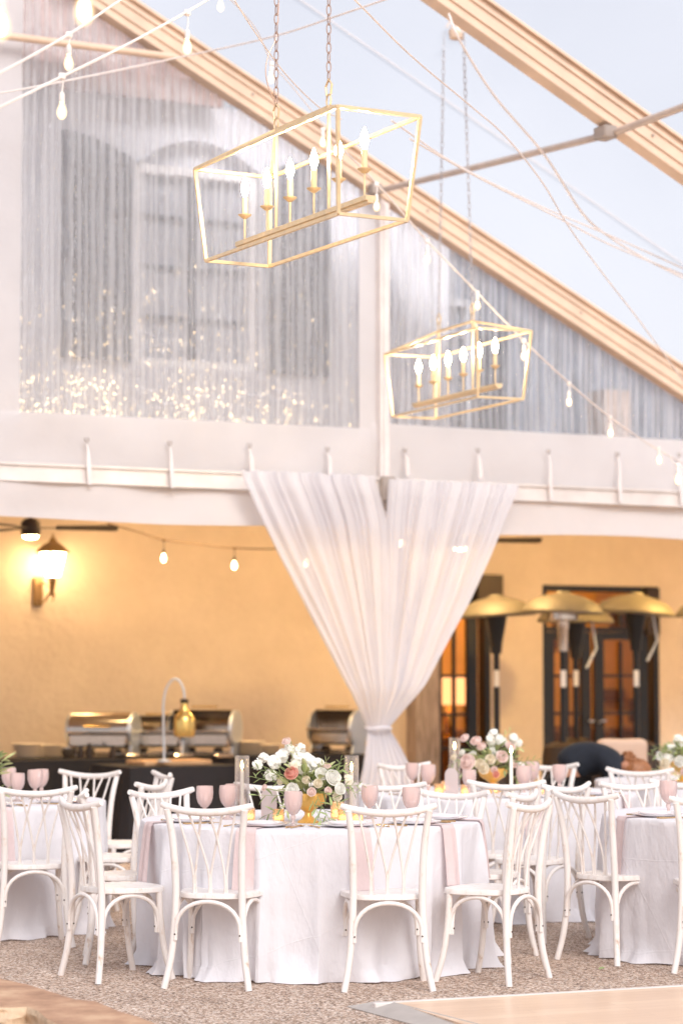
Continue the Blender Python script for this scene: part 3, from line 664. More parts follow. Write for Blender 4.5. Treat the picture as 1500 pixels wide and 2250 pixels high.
# roof sheets
mb = MB()
mb.grid(lambda a, b: (UR+(UE+.15-UR)*a, .1-24*b, zr(UR+(UE+.15-UR)*a)+.16-.03*math.sin(PI*((b*24/5) % 1))), 24, 60)
mb.grid(lambda a, b: (UR-(UE-UR)*a, .1-24*b, zr(UR)-SL*(UE-UR)*a+.16), 12, 20)
mb.build('roof_sheet', M['roof'], tent)
mb = MB()
for w in (-1.6, -5.7): 
    mb.tube([(u, w, zr(u)+.15) for u in (UR, -3, 0, 3, UE)], .006, 5)
mb.build('roof_seam', M['pvc_hard'], tent)

# ------------------------------------------------------------------ sheer drape at the post
dr = empty('tied_curtain', G, AZ, 'sheer white curtain tied in the middle round the tent post', 'curtain')
WD = -.22
def prof(pts):
    q = [(onw(x, y, WD)[2], onw(x, y, WD)[0]) for x, y in pts]
    def f(z):
        if z >= q[0][0]: return q[0][1]
        for (z0, u0), (z1, u1) in zip(q, q[1:]):
            if z >= z1: t = (z0-z)/(z0-z1); return u0+(u1-u0)*t
        return q[-1][1]
    return f
Lf = prof([(530, 1045), (568, 1130), (612, 1220), (660, 1310), (708, 1400), (760, 1500), (797, 1560), (822, 1600), (812, 1640), (800, 1680), (790, 1725), (775, 1850)])
Rf = prof([(1142, 1072), (1110, 1150), (1078, 1225), (1032, 1320), (985, 1405), (935, 1500), (893, 1560), (866, 1600), (884, 1640), (898, 1680), (906, 1725), (920, 1850)])
Cl = prof([(820, 1060), (832, 1095), (845, 1150), (848, 1300), (846, 1600), (845, 1850)])
Cr = prof([(856, 1060), (851, 1150), (849, 1300), (846, 1600), (845, 1850)])
ztie = onw(845, 1600, WD)[2]
for side, (fa, fb, npl, seed) in enumerate(((Lf, Cl, 13, 1.3), (Cr, Rf, 15, 4.1))):
    m_ = MB(); ztop = onw(845, 1050, WD)[2]-(.0 if side == 0 else .02)
    def f(a, b):
        z = ztop-(ztop-.02)*b
        u0, u1 = fa(z), fb(z); wd = abs(u1-u0)
        aa = a+.025*math.sin(a*23+seed)
        ph = TAU*npl*(aa+.02*math.sin(b*3+a*5+seed))
        amp = min(.03, .012+wd*.025)*(1-.4*b if z > ztie else .7)
        prom = math.sin(ph)+.4*math.sin(ph*2.3+seed)
        uu = u0+(u1-u0)*a+.012*math.cos(ph)*min(1, wd)*(0 if a in (0, 1) else 1)
        back = .10*max(0, 1-abs(z-ztie)/.3)
        return (uu, WD+amp*prom+back, z+(.015*abs(math.sin(ph/2)) if b == 0 else 0))
    m_.grid(f, 220, 70); m_.build('curtain_panel', M['sheer'], dr)
m_ = MB(); uc = (Lf(ztie)+Rf(ztie))/2; hw = (Rf(ztie)-Lf(ztie))/2+.012
pts = [(uc+hw*math.cos(t), WD+.1+.085*math.sin(t), ztie+.006*math.sin(3*t)) for t in [TAU*i/24 for i in range(25)]]
m_.tube(pts, .014, 8); m_.build('tie_band', M['sheer'], dr)

# ================================================================== CHANDELIERS
def chandelier_parts(root):
    L2, W2, h = .75, .2075, .46; il, iw = .06, .035; r = .0082
    def sq(m_, a, b, rr=r): m_.tube([a, b], rr*1.3, 4)
    T_ = [Vector((-W2, L2, h)), Vector((W2, L2, h)), Vector((W2, -L2, h)), Vector((-W2, -L2, h))]
    B_ = [Vector((-W2+iw, L2-il, 0)), Vector((W2-iw, L2-il, 0)), Vector((W2-iw, -L2+il, 0)), Vector((-W2+iw, -L2+il, 0))]
    H = [Vector((0, .27, h+.12)), Vector((0, -.27, h+.12))]
    fr = MB()
    for i in range(4): sq(fr, T_[i], T_[(i+1) % 4]); sq(fr, B_[i], B_[(i+1) % 4]); sq(fr, T_[i], B_[i])
    fo = fr.build('lantern_frame', M['gold'], root, smooth=False)
    rf = MB(); sq(rf, H[0], H[1]); sq(rf, T_[0], H[0]); sq(rf, T_[1], H[0]); sq(rf, T_[2], H[1]); sq(rf, T_[3], H[1])
    rf.build('top_bracing', M['gold'], root, smooth=False)
    zb = .09
    for hh in H: q = MB(); q.tube([hh, (0, hh.y, zb)], .008, 8); q.build('hanging_rod', M['gold'], root)
    br = MB(); br.box((0, 0, zb), (.05, 1.34, .022)); br.box((0, 0, zb-.016), (.03, 1.34, .012)); bar = br.build('candle_bar', M['gold'], root, smooth=False)
    for i in range(6):
        y = (i-2.5)*.245
        st = MB(); st.tube([(0, y, zb+.01), (0, y, zb+.125)], .0055, 8)
        st.lathe([(.001, zb+.118), (.012, zb+.12), (.033, zb+.137), (.034, zb+.14), (.012, zb+.132), (.001, zb+.13)], 16, TR((0, y, 0))); s1 = st.build('candle_arm', M['gold'], root)
        sv = MB(); sv.lathe([(.012, zb+.13), (.0135, zb+.14), (.0135, zb+.225), (.006, zb+.23), (.001, zb+.23)], 12, TR((0, y, 0))); sv.build('candle_sleeve', M['sleeve'], s1)
        bl = MB(); z0 = zb+.228; bl.lathe([(.007, z0), (.0125, z0+.015), (.0185, z0+.035), (.018, z0+.05), (.012, z0+.072), (.005, z0+.09), (.0008, z0+.1)], 14, TR((0, y, 0))); bl.build('bulb', M['bulb_hot'], s1)
    return H
def chain_mb(m_, a, b, ln=.055, wd=.011, r=.0028):
    a, b = Vector(a), Vector(b); d_ = b-a; n_ = max(1, int(d_.length/(ln*.8))); t = d_.normalized()
    x = Vector((1, 0, 0)) if abs(t.x) < .5 else Vector((0, 1, 0)); e1 = (x-t*x.dot(t)).normalized(); e2 = t.cross(e1)
    for i in range(n_):
        c = a+d_*((i+.5)/n_); e = e1 if i % 2 else e2; pts = []
        for k in range(11):
            th = TAU*k/10; pts.append(c+e*wd*math.cos(th)+t*(ln/2)*math.sin(th))
        m_.tube(pts, r, 5, caps=False)
def place_chandelier(px, py, Y, label, tops, mat, sag=0, az=AZ):
    g_ = Vector((math.cos(az), math.sin(az), 0)); n_ = Vector((-math.sin(az), math.cos(az), 0))
    A_ = atY(px, py, Y); c = A_+g_*.2075-n_*.75; c.z -= .46
    root = empty('linear_chandelier', c, az, label, 'chandelier', 'gold lantern chandeliers with six candle bulbs')
    H = chandelier_parts(root)
    inv = Matrix.Rotation(-az, 3, 'Z')
    for hh, tp in zip(H, tops):
        e_ = inv@(tp-c)
        m_ = MB()
        hk = [Vector((.0, hh.y+math.cos(t)*.022, hh.z+.03+math.sin(t)*.03)) for t in [TAU*i/10 for i in range(11)]]
        m_.tube(hk, .004, 6); m_.tube([(0, hh.y-.02, hh.z+.055), (0, hh.y-.03, hh.z+.1), (0, hh.y, hh.z+.13), (0, hh.y+.03, hh.z+.1), (0, hh.y+.02, hh.z+.055)], .005, 6)
        m_.build('hook', M['gold'], root)
        m_ = MB(); s0 = Vector((0, hh.y, hh.z+.12)); chain_mb(m_, s0, e_); ch = m_.build('chain', mat, root)
        if sag:
            m_ = MB(); pts = [s0+Vector((0, 0, -.0))]
            for k in range(1, 13): t = k/12; q = s0.lerp(e_, t*.5)+Vector((-.012*math.sin(t*9)-.045*math.sin(PI*min(1, t*3)), 0, 0)); pts.append(q)
            if hh.y > 0: m_.tube(spline(pts, 3), .003, 5); m_.build('lamp_wire', M['chain'], root)
    return root
A1p = atY(428, 372, 11.72); c1 = A1p+g*.2075-nn*.75
place_chandelier(428, 372, 11.72, 'larger nearer gold lantern chandelier hanging high in front of the vinyl window', [Vector((c1.x-nn.x*-.27, c1.y+nn.y*.27, 6.2)), Vector((c1.x+nn.x*-.27, c1.y-nn.y*.27, 6.2))], M['chain'], 1)
A2p = atY(845, 779, 17.5); c2 = A2p+g*.2075-nn*.75
t1 = atY(975, 70, c2.y+.24); t2 = atY(1017, 60, c2.y-.24)
place_chandelier(845, 779, 17.5, 'smaller farther gold lantern chandelier beside the tent post on long grey chains', [t1, t2], M['chain_grey'], 0, R(23.3))

# ================================================================== STRING LIGHTS
def bulb_parts(root, top, scale=1.0, drop=.05, style='white'):
    """socket and bulb hanging from the point top (root coordinates)"""
    s = scale; x, y, z = top; mm = M['socket'] if style == 'white' else M['dark_metal']
    m_ = MB(); m_.tube([(x, y, z), (x+.004, y, z-drop*.5), (x, y, z-drop)], .004*s, 6)
    m_.lathe([(.001, .0), (.01*s, 0), (.014*s, -.012*s), (.015*s, -.045*s), (.013*s, -.05*s), (.001, -.05*s)], 12, TR((x, y, z-drop)))
    so = m_.build('bulb_socket', mm, root); z0 = z-drop-.048*s
    m_ = MB()
    m_.lathe([(.010*s, 0), (.013*s, -.012*s), (.022*s, -.035*s), (.0255*s, -.055*s), (.021*s, -.075*s), (.010*s, -.087*s), (.0008, -.09*s)], 16, TR((x, y, z0)))
    bo = m_.build('bulb', M['bulb_glass'] if style == 'white' else M['porch_bulb'], so)
    if style == 'white':
        m_ = MB(); m_.lathe([(.001, -.02*s), (.008*s, -.028*s), (.011*s, -.05*s), (.008*s, -.066*s), (.001, -.07*s)], 10, TR((x, y, z0))); m_.build('filament', M['filament'], bo)
def string(name, pts, bulbs, label, r=.006, mat=None, style='white', dropd=.05, group='white cord bulb strings in the tent'):
    """pts: [(px,py,Y)] cable; bulbs: [(cable index px, py, Y, drop)]"""
    W_ = [atY(*q) for q in pts]; c = W_[len(W_)//2]
    root = empty(name, c, 0, label, 'string lights' if bulbs else 'cable', group if bulbs else None)
    m_ = MB(); m_.tube([q-c for q in spline(W_, 8)], r, 8); m_.build('cable', mat or M['cable'], root)
    for (px, py, Y, dpx) in bulbs:
        q = atY(px, py, Y)-c; dd = dpx*Y/F
        k = MB(); k.box(tuple(q), (.03, .02, .03), bev=.006); k.build('cable_clip', mat or M['socket'], root)
        bulb_parts(root, q, .82 if style == 'white' else .85, max(.01, dd), style)
    return root
string('string_lights', [(-150, 300, 9.0), (0, 235, 9.4), (137, 168, 9.8), (275, 100, 10.2), (412, 25, 10.6), (520, -40, 11)], [(137, 168, 9.8, 36), (412, 28, 10.6, 38)], 'bulb string rising from the left edge with two sharp bulbs near the top left corner')
string('string_lights', [(-120, 215, 8.6), (0, 160, 9.2), (152, 75, 10.0), (265, 0, 10.6), (330, -40, 11)], [(152, 77, 10.2, 22)], 'shorter bulb string crossing the tent pipe with one small bulb at top left')
string('string_lights', [(-200, -20, 5.4), (0, -25, 5.6), (188, -55, 5.8), (380, -90, 6)], [(2, -25, 5.6, 5), (186, -55, 5.8, 5)], 'nearest very blurred pair of bulbs at the top left corner')
string('string_lights', [(735, 310, 15.0), (822, 398, 15.5), (930, 520, 16.1), (1045, 640, 16.6), (1150, 748, 17.2), (1250, 842, 17.8), (1340, 917, 18.3), (1440, 985, 18.8), (1560, 1050, 19.4)],
       [(827, 405, 15.5, 22), (938, 530, 16.1, 14), (1048, 643, 16.6, 2), (1150, 748, 17.2, 10), (1249, 842, 17.8, 18), (1340, 917, 18.3, 12), (1447, 985, 18.8, 4)], 'long bulb string sagging past the far chandelier down to the right edge')
string('string_lights', [(430, -60, 14), (485, -22, 14.4), (560, 60, 15), (596, 135, 15.4), (650, 200, 15.8), (709, 275, 16.2), (740, 320, 16.4)], [(485, -22, 14.4, 8), (596, 140, 15.4, 6), (709, 285, 16.2, 3)], 'faint bulb string passing behind the chains of the near chandelier', r=.0035)
string('string_lights', [(1470, 1000, 15), (1488, 1022, 15), (1600, 1060, 15)], [(1488, 1022, 15, 4)], 'single low bulb at the right edge above the valance', r=.004)
WC = M['cable']
string('guy_wire', [(-100, 215, 14), (50, 196, 15), (385, 128, 16.4), (600, 80, 15.5), (760, 28, 14.5), (900, -20, 14)], [], 'pale wire running level across the top left over the end rafter', r=.006)
string('guy_wire', [(985, 30, 15.9), (1010, 90, 15.9), (1085, 210, 16.5), (1195, 340, 17), (1280, 470, 17.5), (1345, 525, 17.9), (1420, 570, 18.2), (1560, 640, 18.8)], [], 'thick wire sagging from the second rafter hook to the right', r=.008)
string('guy_wire', [(860, 265, 14), (1000, 360, 15), (1180, 450, 16), (1345, 520, 17), (1500, 590, 18), (1560, 620, 18.3)], [], 'upper of the two parallel white wires left of the sagging wire', r=.006)
string('guy_wire', [(900, 305, 14), (1050, 390, 15), (1225, 478, 16), (1345, 540, 17), (1520, 612, 18)], [], 'lower of the two parallel white wires left of the sagging wire', r=.006)
string('guy_wire', [(770, -10, 12), (900, 120, 13), (1030, 230, 14), (1110, 300, 14.5), (1190, 400, 15), (1250, 500, 15.6), (1330, 610, 16.5), (1400, 700, 17.3), (1510, 850, 18.4)], [], 'fine white wire dropping steeply to the right end of the rafter', r=.005)
string('guy_wire', [(515, 0, 12), (560, 70, 12.4), (625, 160, 13), (700, 235, 13.6), (750, 262, 14)], [], 'fine white wire slanting behind the chains of the near chandelier', r=.004)
q = atY(1003, 70, 16.85); m_ = MB(); m_.lathe([(.001, -.06), (.05, -.05), (.06, 0), (.04, .05), (.001, .06)], 10, TR(q)); m_.tube([q+Vector((-.07, 0, .03)), q+Vector((-.03, 0, .12)), q+Vector((0, 0, .16)), q+Vector((.05, 0, .1))], .008, 6)
tag(m_.build('wire_pulley', M['alu']), 'small pulley block where the wires meet under the second rafter', 'pulley')
# porch string
string('string_lights', [(235, 1150, 22), (300, 1168, 22), (360, 1186, 22), (440, 1196, 22), (515, 1204, 22), (595, 1206, 22.2), (672, 1200, 22.6), (780, 1185, 23), (882, 1160, 23.4), (960, 1150, 23.6)],
       [(360, 1187, 22, 20), (515, 1205, 22, 18), (672, 1200, 22.6, 18), (882, 1160, 23.4, 16)], 'dark bulb string under the porch ceiling, partly behind the curtain', r=.007, mat=M['dark_cable'], style='dark', group=None)

# ================================================================== PORCH LANTERNS AND FANS
def lantern(p, label):
    """p: local u,z of the back plate centre on the porch wall"""
    root = empty('wall_lantern', loc2w((p[0], WB, p[2])), AZ, label, 'lantern', 'lit lanterns on the porch wall')
    m_ = MB(); m_.box((0, -.02, 0), (.10, .04, .28), bev=.012); m_.build('back_plate', M['brass_dark'], root)
    m_ = MB(); m_.tube(spline([(0, -.03, -.08), (.02, -.12, -.1), (.05, -.2, -.02), (.06, -.25, .06), (.06, -.25, .12)], 5), .011, 8)
    m_.tube(spline([(0, -.03, .04), (.03, -.1, .08), (.06, -.17, .03), (.08, -.25, -.02), (.06, -.25, -.1)], 5), .007, 6)
    m_.lathe([(.001, -.06), (.02, -.04), (.012, -.01), (.025, .02), (.04, .1), (.001, .12)], 10, TR((.06, -.25, 0)))
    m_.build('scroll_arm', M['brass_dark'], root)
    cx, cy = .06, -.25; zb, zt_ = .13, .36
    m_ = MB(); m_.lathe([(.07, zb), (.13, zt_)], 6, TR((cx, cy, 0))); m_.build('glass', M['lantern_glass'], root)
    m_ = MB()
    for k in range(6):
        th = TAU*k/6; m_.tube([(cx+.072*math.cos(th), cy+.072*math.sin(th), zb), (cx+.132*math.cos(th), cy+.132*math.sin(th), zt_)], .006, 5)
    m_.lathe([(.001, zb-.02), (.08, zb-.012), (.078, zb), (.001, zb)], 6, TR((cx, cy, 0))); m_.build('cage', M['brass_dark'], root)
    m_ = MB(); m_.lathe([(.17, zt_), (.175, zt_+.01), (.1, zt_+.075), (.045, zt_+.105), (.03, zt_+.14), (.012, zt_+.15), (.012, zt_+.17), (.001, zt_+.19)], 6, TR((cx, cy, 0))); m_.build('cap', M['brass_dark'], root, smooth=False)
    return root
lantern(onw(82, 1300, WB), 'lit six sided wall lantern with scroll bracket at the left end of the porch')
lantern(Vector((7.1, 0, 2.35)), 'lit wall lantern just beyond the right edge by the heaters')
def fan(p, label, rot):
    root = empty('ceiling_fan', p, rot, label, 'ceiling fan', 'dark ceiling fans under the porch')
    m_ = MB(); m_.lathe([(.001, -.07), (.07, -.07), (.085, -.05), (.085, .05), (.05, .08), (.001, .08)], 18); m_.tube([(0, 0, .07), (0, 0, 3.32-p[2])], .015, 8); m_.build('motor', M['dark_metal'], root)
    m_ = MB(); m_.lathe([(.001, -.1), (.05, -.09), (.068, -.072), (.001, -.071)], 16); m_.build('light_bowl', M['fan_light'], root)
    for k in range(3):
        th = TAU*k/3
        b = MB(); T = Matrix.Rotation(th, 4, 'Z')
        b.box((.16, 0, 0), (.16, .04, .01), T)
        vs = [(.22, -.05, .012), (.22, .05, -.012), (.72, .075, -.018), (.76, .06, -.014), (.76, -.06, .014), (.72, -.075, .018)]
        vs += [(x, y, z+.008) for x, y, z in vs]; nv = 6
        b.add(vs, [tuple(range(nv-1, -1, -1)), tuple(range(nv, 2*nv))]+[(i, (i+1) % nv, nv+(i+1) % nv, nv+i) for i in range(nv)], T)
        b.build('blade', M['dark_metal'], root, smooth=False)
p = atY(68, 1160, 21.0); fan(p, 'dark ceiling fan above the lantern at the left', R(8))
p = atY(1010, 1188, 22.4); fan(p, 'dark ceiling fan with one blade showing right of the curtain', R(2))
for u, wv_, zv_ in ((-.6, 2.4, 3.22), (2.3, 2.4, 3.22), (5.0, 1.5, 3.1)):  # fill lights added out of sight to warm the porch wall
    m_ = MB(); m_.lathe([(.001, 0), (.06, 0), (.11, .03), (.12, .07), (.001, .09)], 16); o = m_.build('porch_fill_light', M['porch_fill'] if u < 5 else M['porch_fill_gold'], None); o.location = loc2w((u, wv_, zv_))
    tag(o, 'unseen round fill light added under the porch ceiling '+{-.6: 'above the buffet', 2.3: 'behind the tied curtain', 5.0: 'above the patio heaters'}[u], 'fill light')

# ================================================================== PATIO HEATERS
def heater(px, Y, zt_, label, tilt=0, head='cone', lever=True, rot=0):
    p = atY(px, 1475, Y); root = empty('patio_heater', (p.x, p.y, 0), rot, label, 'patio heater', 'mushroom patio heaters by the french doors')
    m_ = MB(); m_.lathe([(.001, 0), (.23, 0), (.235, .03), (.21, .08), (.2, .75), (.19, .84), (.1, .88), (.001, .88)], 24); m_.build('base', M['dark_metal'], root)
    m_ = MB(); m_.tube([(0, 0, .86), (0, 0, zt_-.5)], .03, 12); m_.build('pole', M['black_steel'], root)
    if head == 'cone':
        m_ = MB(); m_.lathe([(.001, zt_-.52), (.05, zt_-.52), (.06, zt_-.42), (.1, zt_-.2), (.11, zt_-.12), (.001, zt_-.12)], 20); m_.build('burner_head', M['black_steel'], root)
    else:
        m_ = MB(); m_.lathe([(.001, zt_-.52), (.045, zt_-.52), (.05, zt_-.32), (.06, zt_-.3), (.06, zt_-.24), (.15, zt_-.22), (.15, zt_-.12), (.001, zt_-.12)], 20); m_.build('burner_head', M['steel'], root)
    m_ = MB(); T = Matrix.Rotation(tilt, 4, 'Y')@Matrix.Translation((0, 0, 0))
    rr = .385; pr = [(rr, -.03), (rr+.004, -.01), (rr-.01, .01), (.33, .07), (.2, .13), (.07, .16), (.06, .18), (.001, .185), (.001, .15), (.07, .14), (.2, .11), (.33, .05), (rr-.014, -.005), (rr, -.03)]
    m_.lathe(pr, 40, Matrix.Translation((0, 0, zt_-.13))@T); m_.build('reflector', M['reflector'], root)
    m_ = MB(); m_.box((0, -.033, 1.48), (.05, .008, .16), bev=.003); m_.build('paper_label', M['sticker'], root)
    if lever:
        m_ = MB(); m_.tube([(.16, -.05, zt_-.15), (.2, -.07, zt_-.42), (.1, -.09, zt_-.62)], .012, 8); m_.build('hinge_arm', M['steel_blue'], root)
zH = 2.28
heater(1090, 23.4, 2.24, 'patio heater in front of the left french door, first from the curtain', R(-3), lever=False)
heater(1236, 22.9, 2.26, 'patio heater with chrome burner neck in front of the right french door', R(2), 'chrome', lever=False)
heater(1264, 24.4, 2.2, 'patio heater standing just behind the chrome necked one', R(1))
heater(1396, 23.6, 2.27, 'patio heater at the right jamb of the right french door', R(5))
heater(1572, 23.2, 2.24, 'patio heater cut by the right edge of the photo', R(-2), lever=False)
# loose lever hanging by the first heater
# ================================================================== BUFFET
def draped_table(u0, u1, w0, w1, zt_, label, seed):
    c = loc2w(((u0+u1)/2, (w0+w1)/2, 0)); root = empty('buffet_table', c, AZ, label, 'buffet table')
    hu, hw_ = (u1-u0)/2, (w1-w0)/2
    per = []
    npt = 220; tot = 2*(2*hu+2*hw_)
    for i in range(npt):
        s_ = tot*i/npt
        if s_ < 2*hu: x, y, nx, ny = -hu+s_, -hw_, 0, -1
        elif s_ < 2*hu+2*hw_: x, y, nx, ny = hu, -hw_+(s_-2*hu), 1, 0
        elif s_ < 4*hu+2*hw_: x, y, nx, ny = hu-(s_-2*hu-2*hw_), hw_, 0, 1
        else: x, y, nx, ny = -hu, hw_-(s_-4*hu-2*hw_), -1, 0
        per.append((x, y, nx, ny, s_))
    m_ = MB(); rows = [0, .04, .2, .5, .8, 1]; vs = []
    for t in rows:
        for (x, y, nx, ny, s_) in per:
            k = t*(.035+.03*math.sin(s_*13+seed)+.018*math.sin(s_*29+seed*2)); z = zt_-t*(zt_-.01)
            vs.append((x+nx*k, y+ny*k, z))
    n_ = len(per); fs = [(j*n_+i, j*n_+(i+1) % n_, (j+1)*n_+(i+1) % n_, (j+1)*n_+i) for j in range(len(rows)-1) for i in range(n_)]
    fs.append(tuple(range(n_))); m_.add(vs, fs); m_.build('black_cloth', M['black_cloth'], root)
    m_ = MB(); m_.box((0, 0, zt_-.03), (2*hu-.03, 2*hw_-.03, .03)); m_.build('tabletop', M['board'], root)
    return root
q0, q1 = onw(-60, 1664, 2.7), onw(812, 1664, 2.7)
ZB = .78
draped_table(q0[0], q1[0]+.0, 2.7, 3.5, ZB, 'long black draped buffet table against the porch wall under the lantern', 1)
q2, q3 = onw(286, 1688, 1.35), onw(530, 1688, 1.35)
draped_table(q2[0], q3[0], 1.35, 2.2, .76, 'short black draped table with a wooden board, in front of the long one', 5)
def chafer(px, Y, label, open_=0, rot=AZ, L=.56, r=.17, base=.2, z0=ZB):
    p = atY(px, 1600, Y); root = empty('chafing_dish', (p.x, p.y, z0), rot, label, 'chafing dish', 'roll top chafing dishes on the buffet')
    m_ = MB(); m_.box((0, 0, base-.05), (L, .34, .13), bev=.02); m_.box((0, 0, .03), (L, .3, .02), bev=.006); m_.box((0, 0, base+.025), (L+.04, .4, .02), bev=.006); m_.build('water_pan', M['steel'], root)
    for sx in (-1, 1):
        m_ = MB(); x = sx*(L/2+.015)
        m_.add([(x-.012, -.13, 0), (x+.012, -.13, 0), (x+.012, .13, 0), (x-.012, .13, 0), (x-.012, -.05, base+.06), (x+.012, -.05, base+.06), (x+.012, .05, base+.06), (x-.012, .05, base+.06)],
               [(0, 3, 2, 1), (4, 5, 6, 7), (0, 1, 5, 4), (1, 2, 6, 5), (2, 3, 7, 6), (3, 0, 4, 7)]); m_.build('leg', M['steel_blue'], root, smooth=False)
    # roll top lid: a barrel segment turned back by open_
    m_ = MB(); zc = base+.035; a0, a1 = R(0)+open_, R(180)
    if open_: a1 = R(185); 
    def f(a, b):
        th = a0+(a1-a0)*b; return (-L/2+L*a, -math.cos(th)*-r*-1 if False else -r*math.cos(th), zc+r*math.sin(th))
    m_.grid(f, 2, 18)
    def f2(a, b):
        th = a0+(a1-a0)*b; return (-L/2+.004+(L-.008)*a, -(r-.006)*math.cos(th), zc+(r-.006)*math.sin(th))
    m_.grid(f2, 2, 18)
    for x in (-L/2, L/2):
        pts = [(x, 0, zc)]+[(x, -r*math.cos(a0+(a1-a0)*k/18), zc+r*math.sin(a0+(a1-a0)*k/18)) for k in range(19)]
        m_.add(pts, [(0, k, k+1) for k in range(1, 19)])
    lid = m_.build('roll_lid', M['steel'], root)
    m_ = MB(); th = a0+R(12); y, z = -(r+.025)*math.cos(th), zc+(r+.025)*math.sin(th)
    m_.tube([(-.12, y+.02, z), (-.12, y, z), (.12, y, z), (.12, y+.02, z)], .008, 6); m_.build('handle', M['brass'], lid)
    for sx in (-1, 1):
        m_ = MB(); m_.tube([(sx*(L/2+.002), 0, zc), (sx*(L/2+.03), 0, zc)], [r*.98, r*.93], 30); m_.build('end_drum', M['steel_blue'], lid)
    for sx in (-.13, .13):
        m_ = MB(); m_.lathe([(.001, 0), (.045, 0), (.045, .06), (.001, .065)], 12, TR((sx, 0, .01))); m_.build('fuel_can', M['dark_metal'], root)
    return root
chafer(228, 21.9, 'closed roll top chafing dish at the left of the buffet', 0, rot=R(-14))
chafer(345, 22.1, 'half open chafing dish behind the heat lamp stand', R(100), r=.13, rot=R(-10), L=.5)
chafer(450, 22.2, 'open chafing dish to the right of the gold heat lamp', R(70), r=.19, rot=R(-14))
chafer(742, 22.8, 'steel chafing dish with its round end turned to us beside the curtain', R(70), rot=R(-30), r=.18, L=.42)
def stack(px, py, Y, n_, r, label, cat, name, mat, box=False):
    p = atY(px, py, Y); p.z = ZB; m_ = MB()
    for k in range(n_):
        if box: m_.box((0, 0, .012+k*.024), (r*2, r*1.6, .02), bev=.006)
        else: m_.lathe([(.001, k*.016), (r*.6, k*.016), (r, k*.016+.012), (r, k*.016+.015), (r*.6, k*.016+.006), (.001, k*.016+.005)], 24)
    o = m_.build(name, mat); o.location = p; o.rotation_euler.z = AZ; tag(o, label, cat, 'stacks of cream plates on the buffet'); return o
stack(62, 1655, 21.6, 8, .15, 'left stack of cream plates at the left edge of the buffet', 'plates', 'plate_stack', M['cream'])
stack(112, 1655, 21.8, 7, .14, 'second stack of cream plates from the left on the buffet', 'plates', 'plate_stack', M['cream'])
stack(545, 1655, 22.3, 8, .16, 'stack of cream plates right of the open chafing dishes', 'plates', 'plate_stack', M['cream'])
stack(592, 1655, 22.4, 6, .13, 'smaller stack of cream plates behind the tall candle', 'plates', 'plate_stack', M['cream'])
p = atY(151, 1660, 21.5); p.z = ZB; m_ = MB(); m_.lathe([(.001, 0), (.04, 0), (.065, .05), (.07, .09), (.064, .09), (.05, .03), (.001, .02)], 20); o = m_.build('steel_bowl', M['steel']); o.location = p; tag(o, 'small shiny bowl beside the left chafing dish', 'bowl')
for i, (px, h_) in enumerate(((178, .11), (197, .13), (248, .1))):
    p = atY(px, 1660, 21.55); p.z = ZB; m_ = MB(); m_.lathe([(.001, 0), (.03, 0), (.032, h_*.6), (.018, h_*.8), (.02, h_), (.001, h_)], 14); o = m_.build('burner_jar', M['dark_metal']); o.location = p
    tag(o, ['short dark jar nearest the shiny bowl', 'taller dark jar second from the shiny bowl', 'small dark jar in front of the middle of the left chafing dish'][i], 'jar', 'dark jars on the buffet')
# board, carving lamp
p = (loc2w(((q2[0]+q3[0])/2+.02, 1.75, .76)))
m_ = MB(); m_.box((0, 0, .022), (.62, .4, .04), bev=.006); o = m_.build('carving_board', M['board']); o.location = p; o.rotation_euler.z = AZ; tag(o, 'pale wooden carving board on the short black table', 'board')
pz = atY(361, 1660, 20.2); hl = empty('heat_lamp', (pz.x, pz.y, .80), 0, 'gooseneck heat lamp with a gold bottle shaped shade over the carving board', 'heat lamp')
s = 20.2/F
m_ = MB(); m_.lathe([(.001, 0), (.06, 0), (.06, .012), (.02, .02), (.001, .02)], 20)
pts = [(0, 0, .01), (-2*s, 0, 100*s*1.0), (-2*s, 0, 125*s), (3*s, 0, 155*s), (16*s, 0, 177*s), (30*s, 0, 178*s), (41*s, 0, 160*s), (44*s, 0, 138*s)]
m_.tube(spline(pts, 6), .0105, 10); m_.build('gooseneck', M['steel_blue'], hl)
m_ = MB(); T = TR((44*s, 0, 54*s)); m_.lathe([(.086, .0), (.09, .02), (.09, .13), (.08, .17), (.05, .2), (.033, .23), (.03, .28), (.001, .285)], 24, T); sh = m_.build('lamp_shade', M['brass'], hl)
m_ = MB(); m_.lathe([(.001, .28), (.034, .28), (.034, .31), (.001, .315)], 16, T); m_.build('cap', M['dark_metal'], sh)
for i, (px, wd) in enumerate(((288, .16), (400, .2), (488, .18))):
    p = atY(px, 1664, 20.6); p.z = .76 if i else ZB; m_ = MB(); m_.box((0, 0, .015), (wd, .13, .03), bev=.012); o = m_.build('serving_tray', M['steel']); 
    p = atY(px, 1664, 21.75); p.z = ZB; o.location = p; o.rotation_euler.z = AZ
    tag(o, ['small steel tray at the foot of the left chafing dish', 'steel tray just right of the heat lamp stand', 'steel tray at the foot of the rightmost dish leg'][i], 'tray', 'small steel trays on the buffet')

